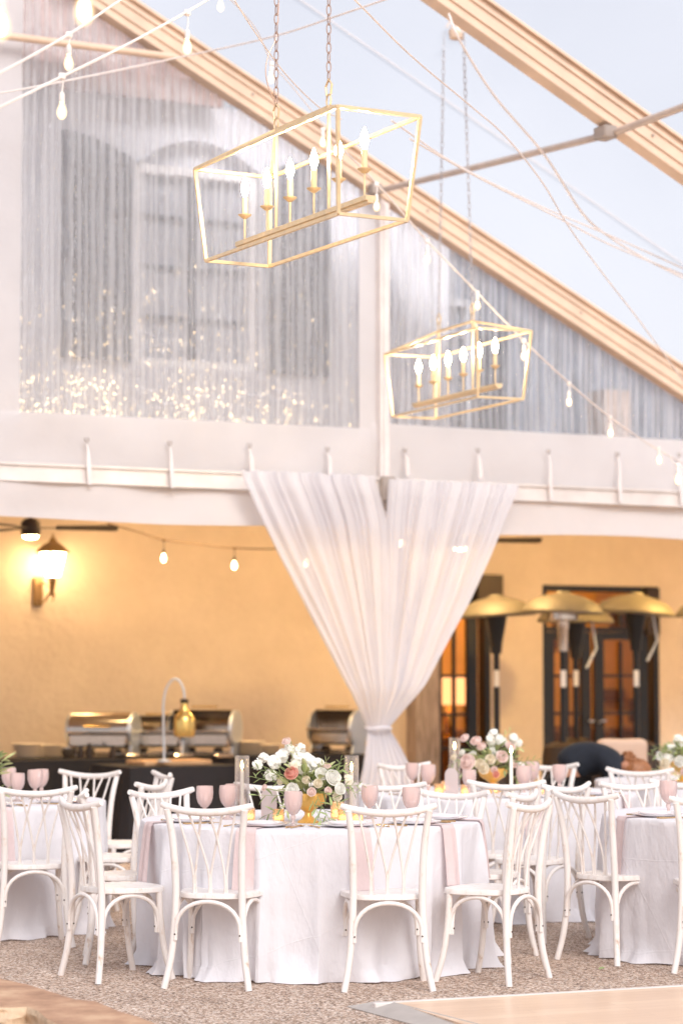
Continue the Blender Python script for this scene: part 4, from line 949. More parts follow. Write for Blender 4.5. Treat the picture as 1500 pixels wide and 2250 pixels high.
# ================================================================== CHAIRS
def make_chair():
    root = empty('cross_back_chair', (0, 0, 0)); wm = M['wood_white']
    # seat: rounded trapezoid, local forward +y, origin under the back rail
    m_ = MB(); oc = []
    for i in range(40):
        th = TAU*i/40; c_, s_ = math.cos(th), math.sin(th)
        x = math.copysign(abs(c_)**.62, c_); y = math.copysign(abs(s_)**.62, s_)
        hw_ = .2+.028*y; oc.append((x*hw_, .2+y*.19))
    lay = [(.93, .433), (1, .438), (1.0, .455), (.985, .462), (.9, .464), (.5, .46)]
    vs = []; cx, cy = 0, .2
    for s_, z in lay: vs += [(cx+(x-cx)*s_, cy+(y-cy)*s_, z) for x, y in oc]
    n_ = 40; fs = [(j*n_+i, j*n_+(i+1) % n_, (j+1)*n_+(i+1) % n_, (j+1)*n_+i) for j in range(len(lay)-1) for i in range(n_)]
    fs += [tuple(range(n_-1, -1, -1)), tuple(range((len(lay)-1)*n_, len(lay)*n_))]
    m_.add(vs, fs); m_.build('seat', wm, root)
    for sx in (-1, 1):
        pts = spline([(sx*.216, -.03, 0), (sx*.19, -.006, .14), (sx*.175, .006, .3), (sx*.169, .008, .45), (sx*.171, -.004, .6), (sx*.18, -.024, .75), (sx*.198, -.05, .875)], 5)
        m_ = MB(); m_.tube(pts, [.0165+.002*math.sin(PI*i/len(pts)) for i in range(len(pts))], 10); m_.build('leg', wm, root)
        pts = spline([(sx*.22, .385, 0), (sx*.2, .35, .14), (sx*.19, .33, .3), (sx*.186, .322, .437)], 5)
        m_ = MB(); m_.tube(pts, .0165, 10); m_.build('leg', wm, root)
    # top rail, dipping in the middle and bowed backwards
    m_ = MB(); pts = []; rr = []
    for i in range(21):
        t = -1+2*i/20; pts.append((t*.232, -.068+.04*t*t, .862+.034*t*t)); rr.append(.0175-.002*abs(t) if abs(t) < .99 else .013)
    m_.tube(pts, rr, 10, flat=1.1); m_.build('top_rail', wm, root)
    for (b0, t0) in ((-.08, -.15), (-.08, -.02), (0, -.088), (0, .088), (.08, .02), (.08, .15)):
        o_ = .004 if t0 > b0 else -.004
        pts = spline([(b0+o_, .035+o_, .445), (b0+o_, .026+o_, .55), (b0+(t0-b0)*.2+o_, .012+o_, .64), (b0+(t0-b0)*.62, -.02+o_, .76), (t0, -.062+.04*(t0/.232)**2, .855+.034*(t0/.232)**2)], 5)
        m_ = MB(); m_.tube(pts, .0062, 7); m_.build('spindle', wm, root)
    def brace(p0, p1, off):
        p0, p1 = Vector(p0), Vector(p1); c_ = (p0+p1)/2; h_ = (p1-p0)/2; pts = []
        for i in range(15):
            th = PI*i/14; k = math.cos(th); hz = math.sin(th)**.75
            pts.append(c_-h_*k*(.94)+Vector((0, 0, .16*hz))+off)
        pts = [pts[0]+Vector((0, 0, -.03))]+pts+[pts[-1]+Vector((0, 0, -.03))]
        m_ = MB(); m_.tube(pts, .0105, 8, flat=1.0); m_.cur = 1
        for e_ in (pts[1], pts[-2]):
            o2 = Vector(off).normalized() if off.length > 0 else Vector((0, -1, 0)); m_.tube([e_+o2*.008, e_+o2*.0125], .0042, 8)
        return m_.build('arch_brace', [wm, M['dark_metal']], root)
    z_ = .265
    brace((-.176, .003, z_), (.176, .003, z_), Vector((0, -.012, 0)))
    brace((-.19, .332, z_), (.19, .332, z_), Vector((0, -.02, 0)))
    brace((-.178, .006, z_), (-.19, .33, z_), Vector((.004, 0, 0)))
    brace((.178, .006, z_), (.19, .33, z_), Vector((-.004, 0, 0)))
    return root
proto = make_chair(); used = [False]
def chair(px, py, psi, label, Y=None, h=.863, group='white cross back chairs'):
    """px, py: middle of the top rail in the photo; psi: facing, 0 = away from us, + = to the right"""
    p = atZ(px, py, h) if Y is None else atY(px, py, Y)
    if used[0]: o = copy_tree(proto)
    else: o = proto; used[0] = True
    a = -R(psi); back = Vector((-math.sin(a)*-.0, 0, 0))
    f_ = Vector((math.sin(R(psi)), math.cos(R(psi)), 0))
    o.location = (p.x+f_.x*.066, p.y+f_.y*.066, 0); o.rotation_euler = (0, 0, a)
    tag(o, label, 'chair', group); return o
# table A (front)
chair(450, 1785, 14, 'white chair with its back to us at the left front of the centre table')
chair(855, 1787, -5, 'white chair with its back to us at the right front of the centre table')
chair(163, 1772, 58, 'white chair seen half from behind at the left side of the centre table', Y=12.25)
chair(1175, 1779, -58, 'white chair seen half from behind at the right side of the centre table', Y=12.15)
chair(176, 1752, 84, 'white chair almost hidden behind the left side chair of the centre table', Y=13.1)
chair(1160, 1762, -66, 'white chair just behind the right side chair of the centre table', Y=13.1)
chair(346, 1750, 135, 'white chair facing us at the back left of the centre table', Y=13.35)
chair(996, 1752, -150, 'white chair facing us at the back right of the centre table', Y=13.3)
chair(600, 1722, 172, 'white chair behind the flowers at the back of the centre table', Y=14.2)
chair(850, 1726, -174, 'white chair behind the pink goblets at the back of the centre table', Y=14.2)
# table C (left)
chair(82, 1757, -16, 'white chair with its back to us at the left table, cut by the left edge', Y=13.6)
chair(345, 1742, -72, 'white chair with its seat towards the left table, overlapped by another chair', Y=14.3)
chair(203, 1712, 205, 'white chair facing us before the black drape at the left table', Y=15.9)
chair(367, 1720, -108, 'white chair seen edge on before the black drape, right of the left table', Y=15.6)
# table D (right)
chair(1276, 1762, 48, 'white chair seen half from behind at the left front of the right table', Y=12.95)
chair(1388, 1737, 160, 'white chair facing us at the back left of the right table', Y=14.3)
chair(1570, 1770, 6, 'white chair whose leg shows at the lower right edge', Y=12.45)
chair(1512, 1735, -165, 'white chair at the right edge behind the pink goblet of the right table', Y=14.5)
# table B (middle distance)
chair(1112, 1734, 3, 'white chair with its back to us in front of the farther table with flowers', Y=14.35)
chair(1253, 1737, -48, 'white chair at the right front of the farther table, behind the right table chair', Y=14.0)
chair(880, 1685, 145, 'white chair at the far left of the farther table in front of the curtain', Y=17.2)
chair(1205, 1684, -155, 'white chair facing us at the back right of the farther table', Y=17.2)
chair(1402, 1697, 22, 'white chair between the right table and the bending person', Y=16.2)

# ================================================================== TABLES
TZ = .762
def table(cx, cy, Rr, label, clabel, seed, nf=44):
    root = empty('round_table', (cx, cy, 0), 0, label, 'table', 'round banquet tables')
    m_ = MB(); m_.lathe([(.001, TZ-.03), (Rr-.005, TZ-.03), (Rr, TZ-.02), (Rr-.003, TZ-.006), (.001, TZ-.006)], 48); m_.build('tabletop', M['board'], root)
    for sx in (-1, 1):
        for sy in (-1, 1): m_ = MB(); m_.tube([(sx*.5, sy*.4, 0), (sx*.5, sy*.4, TZ-.03)], .015, 8); m_.build('leg', M['dark_metal'], root)
    rnd = random.Random(seed); m_ = MB(); n_ = 360
    fo = [(rnd.uniform(0, TAU), rnd.uniform(.02, .085), rnd.uniform(.02, .085)) for _ in range(nf)]
    pw = [rnd.uniform(0, TAU) for _ in range(6)]
    rows = [0, .5, .85, .97, 1.0, 1.008]; vs = []
    drop = [0, .01, .03, .06, .12, .2, .3, .4, .5, .6, .68, .73, .752, .757]
    for q in rows[:-1]:
        for i in range(n_): th = TAU*i/n_; vs.append((Rr*q*math.cos(th), Rr*q*math.sin(th), TZ-(0 if q < 1 else .001)))
    for dz in drop[1:]:
        t = dz/.757
        for i in range(n_):
            th = TAU*i/n_; k = .006-.02*t
            for (c_, am, wd) in fo:
                dth = (th-c_+PI) % TAU-PI; gq = math.exp(-(dth/(wd*(1.15-.35*t)))**2); k += am*gq*t**.65
            k += .012*t*math.sin(th*11+pw[0]+t*1.5)+.006*t*math.sin(th*23+pw[1])-.02*t
            k += .007*t*noise.noise(Vector((th*5+seed, dz*7, seed)))+.004*noise.noise(Vector((th*14, dz*16, seed+3)))
            if dz > .7: k += (dz-.7)*(.5+.8*math.sin(th*13+pw[2]))+(.01*math.sin(th*41+pw[3]))*(dz-.7)/.05
            z = TZ-dz
            if dz > .74: z = max(.004, z+.004*math.sin(th*19+pw[4]))
            sx = .012*t*math.sin(th*17+pw[5]+dz*4)
            vs.append(((Rr+k)*math.cos(th+sx), (Rr+k)*math.sin(th+sx), z))
    nr = len(rows)-1+len(drop)-1
    fs = [(j*n_+i, j*n_+(i+1) % n_, (j+1)*n_+(i+1) % n_, (j+1)*n_+i) for j in range(nr-1) for i in range(n_)]
    # centre
    vs.append((0, 0, TZ)); c_ = len(vs)-1
    fs = [f for f in fs if not any(v < n_ for v in f)]+[(c_, n_+i, n_+(i+1) % n_) for i in range(n_)]
    m_.add(vs, fs); o = m_.build('tablecloth', M['linen'], None, loc=(cx, cy, 0)); tag(o, clabel, 'tablecloth', 'floor length white tablecloths')
    return Vector((cx, cy, 0))
RT = .905
tA = table((684-750)/F*12.9, 13.0, RT, 'round table under the white cloth at the centre of the front row', 'white tablecloth on the centre table, widest in the picture', 11)
tC = table(-2.35, 14.8, RT, 'round table under the white cloth at the left edge', 'white tablecloth on the table cut by the left edge', 23)
tD = table(2.36, 13.45, RT, 'round table under the white cloth at the right edge', 'white tablecloth on the table cut by the right edge', 35)
tB = table(1.02, 15.85, RT, 'round table under the white cloth behind the centre table, with flowers', 'white tablecloth on the farther table in front of the french doors', 47)
tF = table(2.75, 17.6, RT, 'round table behind the right table, mostly hidden by chairs', 'white tablecloth partly seen behind the right table', 59)

def napkin(t, az, label, hang=.3, wd=.115):
    """az 0 = towards us, + = to the right"""
    th = -PI/2+R(az); c_ = Vector((t.x+(RT+.002)*math.cos(th), t.y+(RT+.002)*math.sin(th), TZ))
    root = empty('napkin', c_, th+PI/2, label, 'napkin', 'blush napkins hanging over the table edges')
    m_ = MB(); path = [(.16, .006), (.06, .006), (.0, .005), (-.012, -.012), (-.018, -.05), (-.026, -.12), (-.034, -.2), (-.042, -hang)]
    rd = random.Random(hash(label) % 999 if False else int(az*7)+len(label))
    a_, b_ = rd.uniform(-.012, .012), rd.uniform(0, 6)
    def f(a, b):
        i = b*(len(path)-1); k = min(int(i), len(path)-2); q = i-k
        y = path[k][0]*(1-q)+path[k+1][0]*q; z = path[k][1]*(1-q)+path[k+1][1]*q
        w_ = wd*(.92+.14*max(0, b-.4)); x = (a-.5)*w_+a_*max(0, b-.4)
        return (x, y-.006-.005*math.sin(a*9+b_)*b, z)
    m_.grid(f, 12, 28)
    m_.build('cloth', M['napkin'], root); return root
for (az, lb) in ((-66, 'blush napkin at the far left of the centre table, left of the front left chair'), (-20, 'blush napkin behind the right post of the front left chair'), (16, 'blush napkin behind the left post of the front right chair'), (50, 'blush napkin hanging right of the front right chair'), (78, 'blush napkin at the right rim of the centre table')): napkin(tA, az, lb)
for (az, lb) in ((26, 'blush napkin behind the spindles of the chair at the left edge'), (70, 'blush napkin on the right rim of the left table')): napkin(tC, az, lb)
for (az, lb) in ((-68, 'blush napkin on the right table beside its left front chair'),): napkin(tD, az, lb)
for (az, lb) in ((10, 'blush napkin on the farther table behind its front chair'), (58, 'blush napkin on the farther table beside its right front chair')): napkin(tB, az, lb)

# ---------------------------------------------------------------- table ware
def goblet_mesh():
    m_ = MB()
    pr = [(.001, .0), (.036, .0), (.037, .004), (.02, .01), (.008, .018), (.007, .03), (.012, .04), (.013, .05), (.009, .058), (.02, .066), (.034, .085), (.042, .11), (.0445, .14), (.0435, .165), (.042, .172), (.0405, .172), (.042, .14), (.039, .11), (.03, .088), (.014, .073), (.001, .07)]
    m_.lathe(pr, 28, ripple=lambda th, i: .03*math.cos(th*14) if 8 < i < 13 else 0); return m_
gob = None
def goblet(px, py, Y, label, s=1.0):
    """px, py the middle of the rim"""
    global gob
    p = atY(px, py, Y)
    if gob is None: gob = goblet_mesh().build('goblet', M['pink_glass']); o = gob
    else: o = gob.copy(); COL.objects.link(o)
    o.location = (p.x, p.y, TZ); o.rotation_euler.z = random.uniform(0, 6); o.scale = (s, s, s)
    tag(o, label, 'goblet', 'pink pressed glass goblets')
goblet(450, 1727, 12.95, 'pink goblet against the black drape left of the pair', 1.03)
goblet(501, 1725, 12.95, 'pink goblet just right of the lone one, by the tall candle', 1.05)
goblet(512, 1728, 13.3, 'pink goblet overlapping behind the one beside the tall candle')
goblet(644, 1738, 12.3, 'pink goblet standing in front of the flowers', 1.05)
goblet(812, 1735, 13.0, 'pink goblet right of the second tall candle', 1.03)
goblet(903, 1735, 12.7, 'pink goblet above the rail of the right front chair', 1.06)
goblet(20, 1695, 15.3, 'pink goblet at the left edge', 1.05); goblet(39, 1711, 14.7, 'lower amber tinted goblet second from the left edge')
goblet(78, 1696, 15.0, 'third pink goblet from the left edge', 1.05); goblet(92, 1702, 15.3, 'pink goblet overlapping behind the third from the left edge')
goblet(905, 1674, 16.3, 'pink goblet left of the farther flowers, left of two'); goblet(940, 1674, 15.6, 'pink goblet left of the farther flowers, right of two', 1.1)
goblet(1030, 1686, 15.2, 'pink goblet under the white roses of the farther table'); goblet(1150, 1683, 15.4, 'pink goblet right of the farther flowers', 1.1)
goblet(1168, 1680, 16.1, 'pink goblet behind the one right of the farther flowers', 1.1)
goblet(1228, 1680, 15.8, 'pink goblet in front of the bending person', 1.05)
goblet(1467, 1717, 13.3, 'tall pink goblet on the right table', 1.1)

def cyl_candle(px, top_y, flame_y, Y, label, group='candles in tall glass cylinders', glass=True):
    p = atY(px, top_y, Y); fz = atY(px, flame_y, Y).z; root = empty('glass_candle', (p.x, p.y, TZ), 0, label, 'candle', group)
    h_ = p.z-TZ
    if glass:
        m_ = MB(); m_.lathe([(.001, .004), (.04, .004), (.04, h_), (.038, h_), (.038, .008), (.001, .008)], 28); m_.build('glass_cylinder', M['glass'], root)
    fl = fz-TZ
    m_ = MB(); m_.lathe([(.001, .01), (.0115, .01), (.0105, fl-.03), (.006, fl-.024), (.001, fl-.024)], 12); m_.tube([(0, 0, fl-.026), (0, 0, fl-.014)], .0012, 5)
    if not glass: m_.lathe([(.001, 0), (.04, 0), (.035, .01), (.012, .015), (.014, .03), (.001, .03)], 14)
    tp = m_.build('taper', M['wax'], root)
    m_ = MB(); m_.lathe([(.001, fl-.018), (.0065, fl-.006), (.007, fl+.003), (.004, fl+.016), (.0006, fl+.03)], 10); m_.build('flame', M['flame'], tp)
cyl_candle(532, 1660, 1683, 13.25, 'tall taper in a glass cylinder left of the centre flowers')
cyl_candle(772, 1660, 1687, 13.25, 'tall taper in a glass cylinder right of the centre flowers')
cyl_candle(998, 1621, 1640, 16.5, 'taper in a glass cylinder left of the farther flowers')
cyl_candle(1122, 1650, 1650, 15.3, 'bare ivory taper in front of the farther flowers', None, False)
def votive(px, py, Y, label, h_=.065, r=.03):
    p = atY(px, py, Y); root = empty('votive_holder', (p.x, p.y, TZ), 0, label, 'votive', 'amber votive candles')
    m_ = MB(); m_.lathe([(.001, .0), (r*.9, 0), (r, .01), (r*1.05, h_), (r*.95, h_), (r*.9, .012), (.001, .01)], 20); m_.build('glass', M['votive'], root)
    m_ = MB(); m_.lathe([(.001, .012), (r*.7, .012), (r*.7, h_*.5), (.001, h_*.55)], 14); m_.build('tealight', M['votive_glow'], root)
votive(612, 1785, 12.75, 'votive left of the gold compote on the centre table'); votive(741, 1780, 13.0, 'taller votive right of the gold compote', .09, .036); votive(754, 1790, 12.75, 'short votive beside the taller one right of the compote')
votive(548, 1785, 12.85, 'votive at the foot of the left tall candle'); votive(785, 1790, 12.7, 'votive by the front right chair post')
votive(964, 1728, 15.6, 'votive left of the frosted marker on the farther table'); votive(978, 1718, 16.0, 'votive behind the frosted marker on the farther table'); votive(1022, 1728, 15.5, 'votive below the farther flowers'); votive(1085, 1722, 15.7, 'votive right below the farther compote'); votive(1185, 1732, 15.6, 'votive at the right side of the farther table')
def marker(px, ytop, Y, label):
    p = atY(px, ytop, Y); h_ = p.z-TZ; m_ = MB(); hw_ = .042; poly = [(-hw_, 0), (hw_, 0)]
    for k in range(13): th = PI*k/12; poly.append((hw_*math.cos(th), h_-hw_+hw_*math.sin(th)))
    n_ = len(poly); vs = [(x, -.003, z) for x, z in poly]+[(x, .003, z) for x, z in poly]
    m_.add(vs, [tuple(range(n_)), tuple(range(2*n_-1, n_-1, -1))]+[(i, n_+i, n_+(i+1) % n_, (i+1) % n_) for i in range(n_)])
    o = m_.build('table_marker', M['marker'], smooth=False); o.location = (p.x, p.y, TZ+.002); tag(o, label, 'table marker', 'arched frosted table markers')
marker(591, 1732, 13.0, 'arched frosted marker left of the flowers on the centre table'); marker(991, 1688, 15.5, 'arched frosted marker on the farther table')
# place settings
pl_proto = None
def plate(t, az, label):
    global pl_proto
    th = -PI/2+R(az); x, y = t.x+.7*math.cos(th), t.y+.7*math.sin(th)
    if pl_proto is None:
        m_ = MB(); m_.lathe([(.001, .002), (.09, .002), (.135, .014), (.14, .018), (.135, .018), (.09, .007), (.001, .006)], 32); m_.lathe([(.001, .012), (.07, .012), (.1, .022), (.103, .026), (.098, .025), (.068, .017), (.001, .016)], 28)
        o = pl_proto = m_.build('dinner_plate', M['plate'])
    else: o = pl_proto.copy(); COL.objects.link(o)
    o.location = (x, y, TZ); tag(o, label, 'plate', 'white dinner plates')
    for k, (dx, nm, wh) in enumerate(((-.175, 'fork', 'left of'), (.162, 'knife', 'just right of'), (.19, 'spoon', 'farther right of'))):
        m_ = MB(); m_.tube([(dx, -.09, .004), (dx, -.02, .0035), (dx, .03, .005)], [.0045, .003, .0025], 6)
        if nm == 'fork':
            m_.box((dx, .045, .004), (.02, .02, .003), bev=.001)
            for q in (-.0075, -.0025, .0025, .0075): m_.box((dx+q, .075, .004), (.0028, .046, .0024))
        elif nm == 'knife': m_.box((dx, .07, .004), (.015, .1, .0025), bev=.001)
        else: m_.lathe([(.001, .0), (.014, .002), (.018, .006), (.013, .004), (.001, .003)], 12, TR((dx, .055, 0)))
        o = m_.build('dessert_'+nm if nm != 'knife' else 'table_knife', M['cutlery']); o.location = (x, y, TZ+.001); o.rotation_euler.z = th+PI/2; tag(o, 'gold '+nm+' '+wh+' the '+label, nm, 'gold cutlery on the tables')
for az, w_ in ((-66, 'plate at the left rim of the centre table'), (-20, 'plate above the front left chair of the centre table'), (16, 'plate above the front right chair of the centre table'), (50, 'plate at the right of the centre table'), (82, 'plate at the right rim of the centre table')): plate(tA, az, w_)
for az, w_ in ((26, 'plate above the chair at the left edge'), (70, 'plate on the right rim of the left table')): plate(tC, az, w_)
for az, w_ in ((-68, 'plate above the blush napkin of the right table'),): plate(tD, az, w_)
for az, w_ in ((10, 'plate at the front of the farther table'), (58, 'plate at the right front of the farther table'), (-50, 'plate at the left front of the farther table')): plate(tB, az, w_)

# ---------------------------------------------------------------- flowers
def rose(m_, c_, d_, r, rnd, layers=5):
    T = align(c_, d_, 1)
    for L in range(layers):
        q = L/(layers-1); npet = 3+L; rad = r*(.18+.82*q); h_ = r*(1.0-.25*q)
        for k in range(npet):
            a0 = TAU*k/npet+L*.9+rnd.uniform(-.15, .15); wd = TAU/npet*1.35; tl_ = rnd.uniform(.85, 1.1)
            def f(a, b):
                th = a0+(a-.5)*wd; cup = math.sin(b*PI*.62); rr_ = rad*cup*(1+.12*q*b); zz = -r*.55+h_*1.35*b*tl_-(.35*r*q*b*b)
                rr_ *= (1-.10*(2*a-1)**2*b)
                zz -= .12*r*(2*a-1)**2*b
                return (rr_*math.cos(th), rr_*math.sin(th), zz)
            m_.grid(f, 5, 5, T)
def blossom(m_, c_, d_, r, rnd):
    T = align(c_, d_, 1)
    for k in range(5):
        a0 = TAU*k/5+rnd.uniform(0, .4)
        def f(a, b):
            th = a0+(a-.5)*1.25*(.4+.6*math.sin(PI*min(1, b*1.1)*.8)); rr_ = r*b; return (rr_*math.cos(th), rr_*math.sin(th), r*.35*math.sin(b*2.2)-.1*r)
        m_.grid(f, 3, 3, T)
def leaf(m_, base, d_, L, wd, rnd):
    d_ = Vector(d_).normalized(); up = Vector((0, 0, 1)); side = d_.cross(up); side = side.normalized() if side.length > .1 else Vector((1, 0, 0))
    side = (side+Vector((rnd.uniform(-.5, .5), rnd.uniform(-.5, .5), rnd.uniform(-.6, .6)))).normalized(); nr = side.cross(d_).normalized(); cv = rnd.uniform(-.25, .35)
    def f(a, b):
        w_ = wd*math.sin(PI*(b*.93+.03))**.8; p_ = base+d_*L*b-up*cv*L*b*b*.6+side*(a-.5)*w_+nr*abs(a-.5)*w_*.5; return tuple(p_)
    m_.grid(f, 2, 5)
def arrangement(px, py, Y, hgt, sc, label, seed, vase=True, salmon=True):
    """px,py: foot of the compote on the table"""
    p = atY(px, py, Y); rnd = random.Random(seed); root = empty('flower_arrangement', (p.x, p.y, TZ), 0, label, 'flowers', 'flower arrangements on the tables')
    root.scale = (sc, sc, sc)
    m_ = MB(); m_.lathe([(.001, 0), (.052, 0), (.054, .008), (.035, .02), (.02, .04), (.018, .055), (.045, .075), (.08, .1), (.092, .13), (.095, .155), (.09, .155), (.085, .13), (.07, .1), (.001, .085)], 48, ripple=lambda th, i: .03*math.cos(th*24) if i > 6 or i < 4 else 0); m_.build('compote', M['gold_vase'], root)
    s = Y/F/sc
    def P3(dx, dy, dep): return Vector((dx*s, dep, dy*s))    # dx, dy in photo pixels from the foot
    C = Vector((0, 0, .17))
    return root, P3, C, rnd
def finish(root, P3, C, rnd, roses, sprays, leaves, greens, nleaf=46):
    for (dx, dy, dep, r, mk) in roses:
        c_ = P3(dx, dy, dep); c_ = c_+Vector((0, -.045, 0)); d_ = (c_-C).normalized()*.8+Vector((0, -.75, .25)); m_ = MB(); rose(m_, c_, d_, r, rnd); m_.lathe([(.0005, -.5*r), (.45*r, -.3*r), (.6*r, 0), (.4*r, .3*r), (.0005, .42*r)], 14, align(c_, d_)); ro = m_.build('rose', M[mk], root)
    for (dx, dy, dep, rad, n_, mk) in sprays:
        c_ = P3(dx, dy, dep); m_ = MB()
        for k in range(int(n_*1.3)):
            v_ = Vector((rnd.gauss(0, 1), rnd.gauss(0, 1), rnd.gauss(0, 1))).normalized(); blossom(m_, c_+v_*rad*rnd.uniform(.5, 1), v_+Vector((0, -.5, .2)), .0205*rnd.uniform(.8, 1.2), rnd)
        bo = m_.build('blossom_spray', M[mk], root)
    m_ = MB()
    for (dx, dy, dep, rad, n_, mk) in sprays: m_.tube(spline([C+Vector((0, 0, -.03)), (C+P3(dx, dy, dep))/2+Vector((0, 0, .01)), P3(dx, dy, dep)], 4), .002, 5)
    for (dx, dy, dep, r, mk) in roses: m_.tube([C+Vector((0, 0, -.03)), P3(dx, dy, dep)-Vector((0, 0, r*.4))], .0025, 5)
    m_.build('stem', M['leaf'], root)
    for mk, part in (('leaf', 0), ('leaf_light', 1)):
        m_ = MB()
        for k in range(nleaf):
            th = rnd.uniform(0, TAU); rr_ = rnd.uniform(.02, .14); b_ = C+Vector((math.cos(th)*rr_, math.sin(th)*rr_*.8, rnd.uniform(-.02, .1)))
            d_ = Vector((math.cos(th), math.sin(th)*.8-.1, rnd.uniform(-.2, 1.0))); leaf(m_, b_, d_, rnd.uniform(.05, .1), rnd.uniform(.022, .038), rnd)
        for (x0, y0, x1, y1, dep, n_, ln, up) in leaves:
            if (rnd.random() < .5) != bool(part) and n_ > 3: pass
            if (hash((x0, y0)) % 2) != part: continue
            a_, b_ = P3(x0, y0, dep), P3(x1, y1, dep-.03); m_.tube([a_, b_], .0016, 4)
            for k in range(n_):
                t = (k+.5)/n_; q = a_.lerp(b_, t); sd_ = 1 if k % 2 else -1; dirv = (b_-a_).normalized(); pr_ = Vector((-dirv.z, 0, dirv.x))*sd_
                leaf(m_, q, dirv*.7+pr_*.8+Vector((0, rnd.uniform(-.5, .3), 0)), ln*rnd.uniform(1.0, 1.4), ln*.42, rnd)
            leaf(m_, b_, (b_-a_), ln, ln*.3, rnd)
        m_.build('foliage', M[mk], root)
# centre table arrangement: foot at (676,1804)
root, P3, C, rnd = arrangement(677, 1803, 12.65, .0, 1.0, 'white and blush flowers with one salmon rose in a gold compote, centre table', 5)
finish(root, P3, C, rnd,
       [(-36, 110, -.06, .036, 'petal_pink'), (-34, 75, -.1, .034, 'petal_white'), (55, 100, -.04, .042, 'petal_white'), (30, 108, -.02, .036, 'petal_white'), (8, 70, -.09, .023, 'petal_blush'), (-4, 96, -.08, .021, 'petal_cream'),
        (70, 76, -.06, .03, 'petal_white'), (-18, 64, -.1, .016, 'petal_blush'), (22, 88, -.06, .024, 'petal_cream'), (44, 72, -.08, .02, 'petal_blush'), (-95, 78, -.02, .017, 'petal_blush'), (-48, 178, .02, .024, 'petal_blush'), (0, 120, .03, .03, 'petal_white'), (40, 122, .05, .03, 'petal_blush'), (-60, 92, .0, .022, 'petal_cream')],
       [(-112, 128, .0, .022, 9, 'petal_white'), (-98, 142, .02, .02, 8, 'petal_white'), (-76, 132, .0, .032, 16, 'petal_white'), (-58, 146, .02, .03, 14, 'petal_white'), (-42, 158, .03, .025, 12, 'petal_white'), (-20, 160, .03, .026, 12, 'petal_white'), (-22, 140, .02, .03, 14, 'petal_white'), (2, 136, .0, .032, 16, 'petal_white'), (20, 128, -.02, .03, 14, 'petal_white'), (-82, 104, .0, .024, 12, 'petal_white'), (-10, 118, -.02, .025, 12, 'petal_white'), (62, 58, -.06, .018, 8, 'petal_cream'), (86, 94, -.02, .016, 6, 'petal_cream'), (-30, 126, -.04, .02, 8, 'petal_cream')],
       [(-20, 60, -110, 62, -.06, 7, .045, 0), (-30, 80, -118, 100, -.02, 9, .035, 0), (-20, 50, -88, 20, -.1, 6, .05, 0), (10, 50, 30, 5, -.14, 7, .045, 0), (20, 60, 52, 0, -.13, 7, .05, 0), (30, 70, 78, 40, -.1, 7, .045, 0), (40, 80, 122, 84, -.04, 11, .03, 0), (40, 90, 108, 66, -.04, 10, .028, 0), (10, 100, 40, 135, -.02, 8, .028, 0), (40, 100, 82, 120, .0, 6, .04, 0), (-40, 100, -112, 118, 0, 9, .032, 0), (-20, 110, -36, 170, .02, 8, .022, 0), (-30, 60, -60, 8, -.12, 6, .05, 0), (60, 100, 72, 140, .02, 5, .03, 0)], 0, 44)
# farther table arrangement: foot at (1083,1735)
root, P3, C, rnd = arrangement(1082, 1738, 15.9, .0, 1.0, 'blush and cream roses in a low gold bowl on the farther table', 9)
finish(root, P3, C, rnd,
       [(-58, 66, -.08, .052, 'petal_blush'), (-30, 62, -.09, .035, 'petal_cream'), (-8, 72, -.08, .034, 'petal_cream'), (18, 78, -.07, .04, 'petal_blush'), (-22, 52, -.1, .034, 'petal_cream'), (-62, 118, .0, .03, 'petal_blush'), (-38, 112, .0, .036, 'petal_blush'), (-26, 100, -.02, .03, 'petal_blush'), (38, 100, .0, .034, 'petal_blush'), (-86, 76, -.02, .022, 'petal_cream'), (-68, 86, 0, .022, 'petal_white'), (0, 50, -.1, .022, 'petal_blush'), (46, 62, -.02, .026, 'petal_blush'), (4, 40, -.11, .022, 'petal_pink'), (0, 90, 0, .03, 'petal_white'), (-46, 80, 0, .03, 'petal_white')],
       [(4, 124, .02, .034, 14, 'petal_white'), (18, 112, .02, .03, 12, 'petal_white'), (-2, 112, .02, .03, 12, 'petal_white'), (46, 118, .02, .03, 10, 'petal_white'), (56, 108, .02, .025, 8, 'petal_white')],
       [(-20, 50, -86, 40, -.06, 8, .04, 0), (20, 60, 96, 70, -.02, 11, .036, 0), (20, 70, 80, 50, -.04, 9, .036, 0), (0, 100, 40, 135, .02, 8, .024, 0), (-30, 90, -90, 60, 0, 8, .036, 0), (20, 50, 60, 20, -.06, 6, .04, 0), (10, 80, 60, 96, 0, 7, .034, 0)], 0, 50)
# right edge arrangement on the table behind
root, P3, C, rnd = arrangement(1500, 1722, 17.3, .0, 1.0, 'loose white and green flowers cut by the right edge', 14)
finish(root, P3, C, rnd,
       [(-45, 42, -.08, .035, 'petal_cream'), (-12, 46, -.08, .04, 'petal_white'), (20, 60, -.06, .04, 'petal_white'), (-4, 24, -.1, .026, 'petal_blush'), (50, 50, 0, .04, 'petal_blush')],
       [(-10, 92, .0, .032, 14, 'petal_white'), (-26, 72, -.02, .035, 16, 'petal_white'), (-2, 74, -.02, .034, 14, 'petal_white'), (-52, 56, -.02, .03, 12, 'petal_white'), (-34, 52, -.06, .035, 14, 'petal_white'), (20, 84, 0, .03, 12, 'petal_white')],
       [(0, 40, -72, 60, -.04, 9, .036, 0), (0, 30, -66, 28, -.06, 8, .036, 0), (0, 60, -60, 76, .0, 8, .034, 0), (0, 20, -40, 4, -.08, 6, .036, 0)], 0, 50)
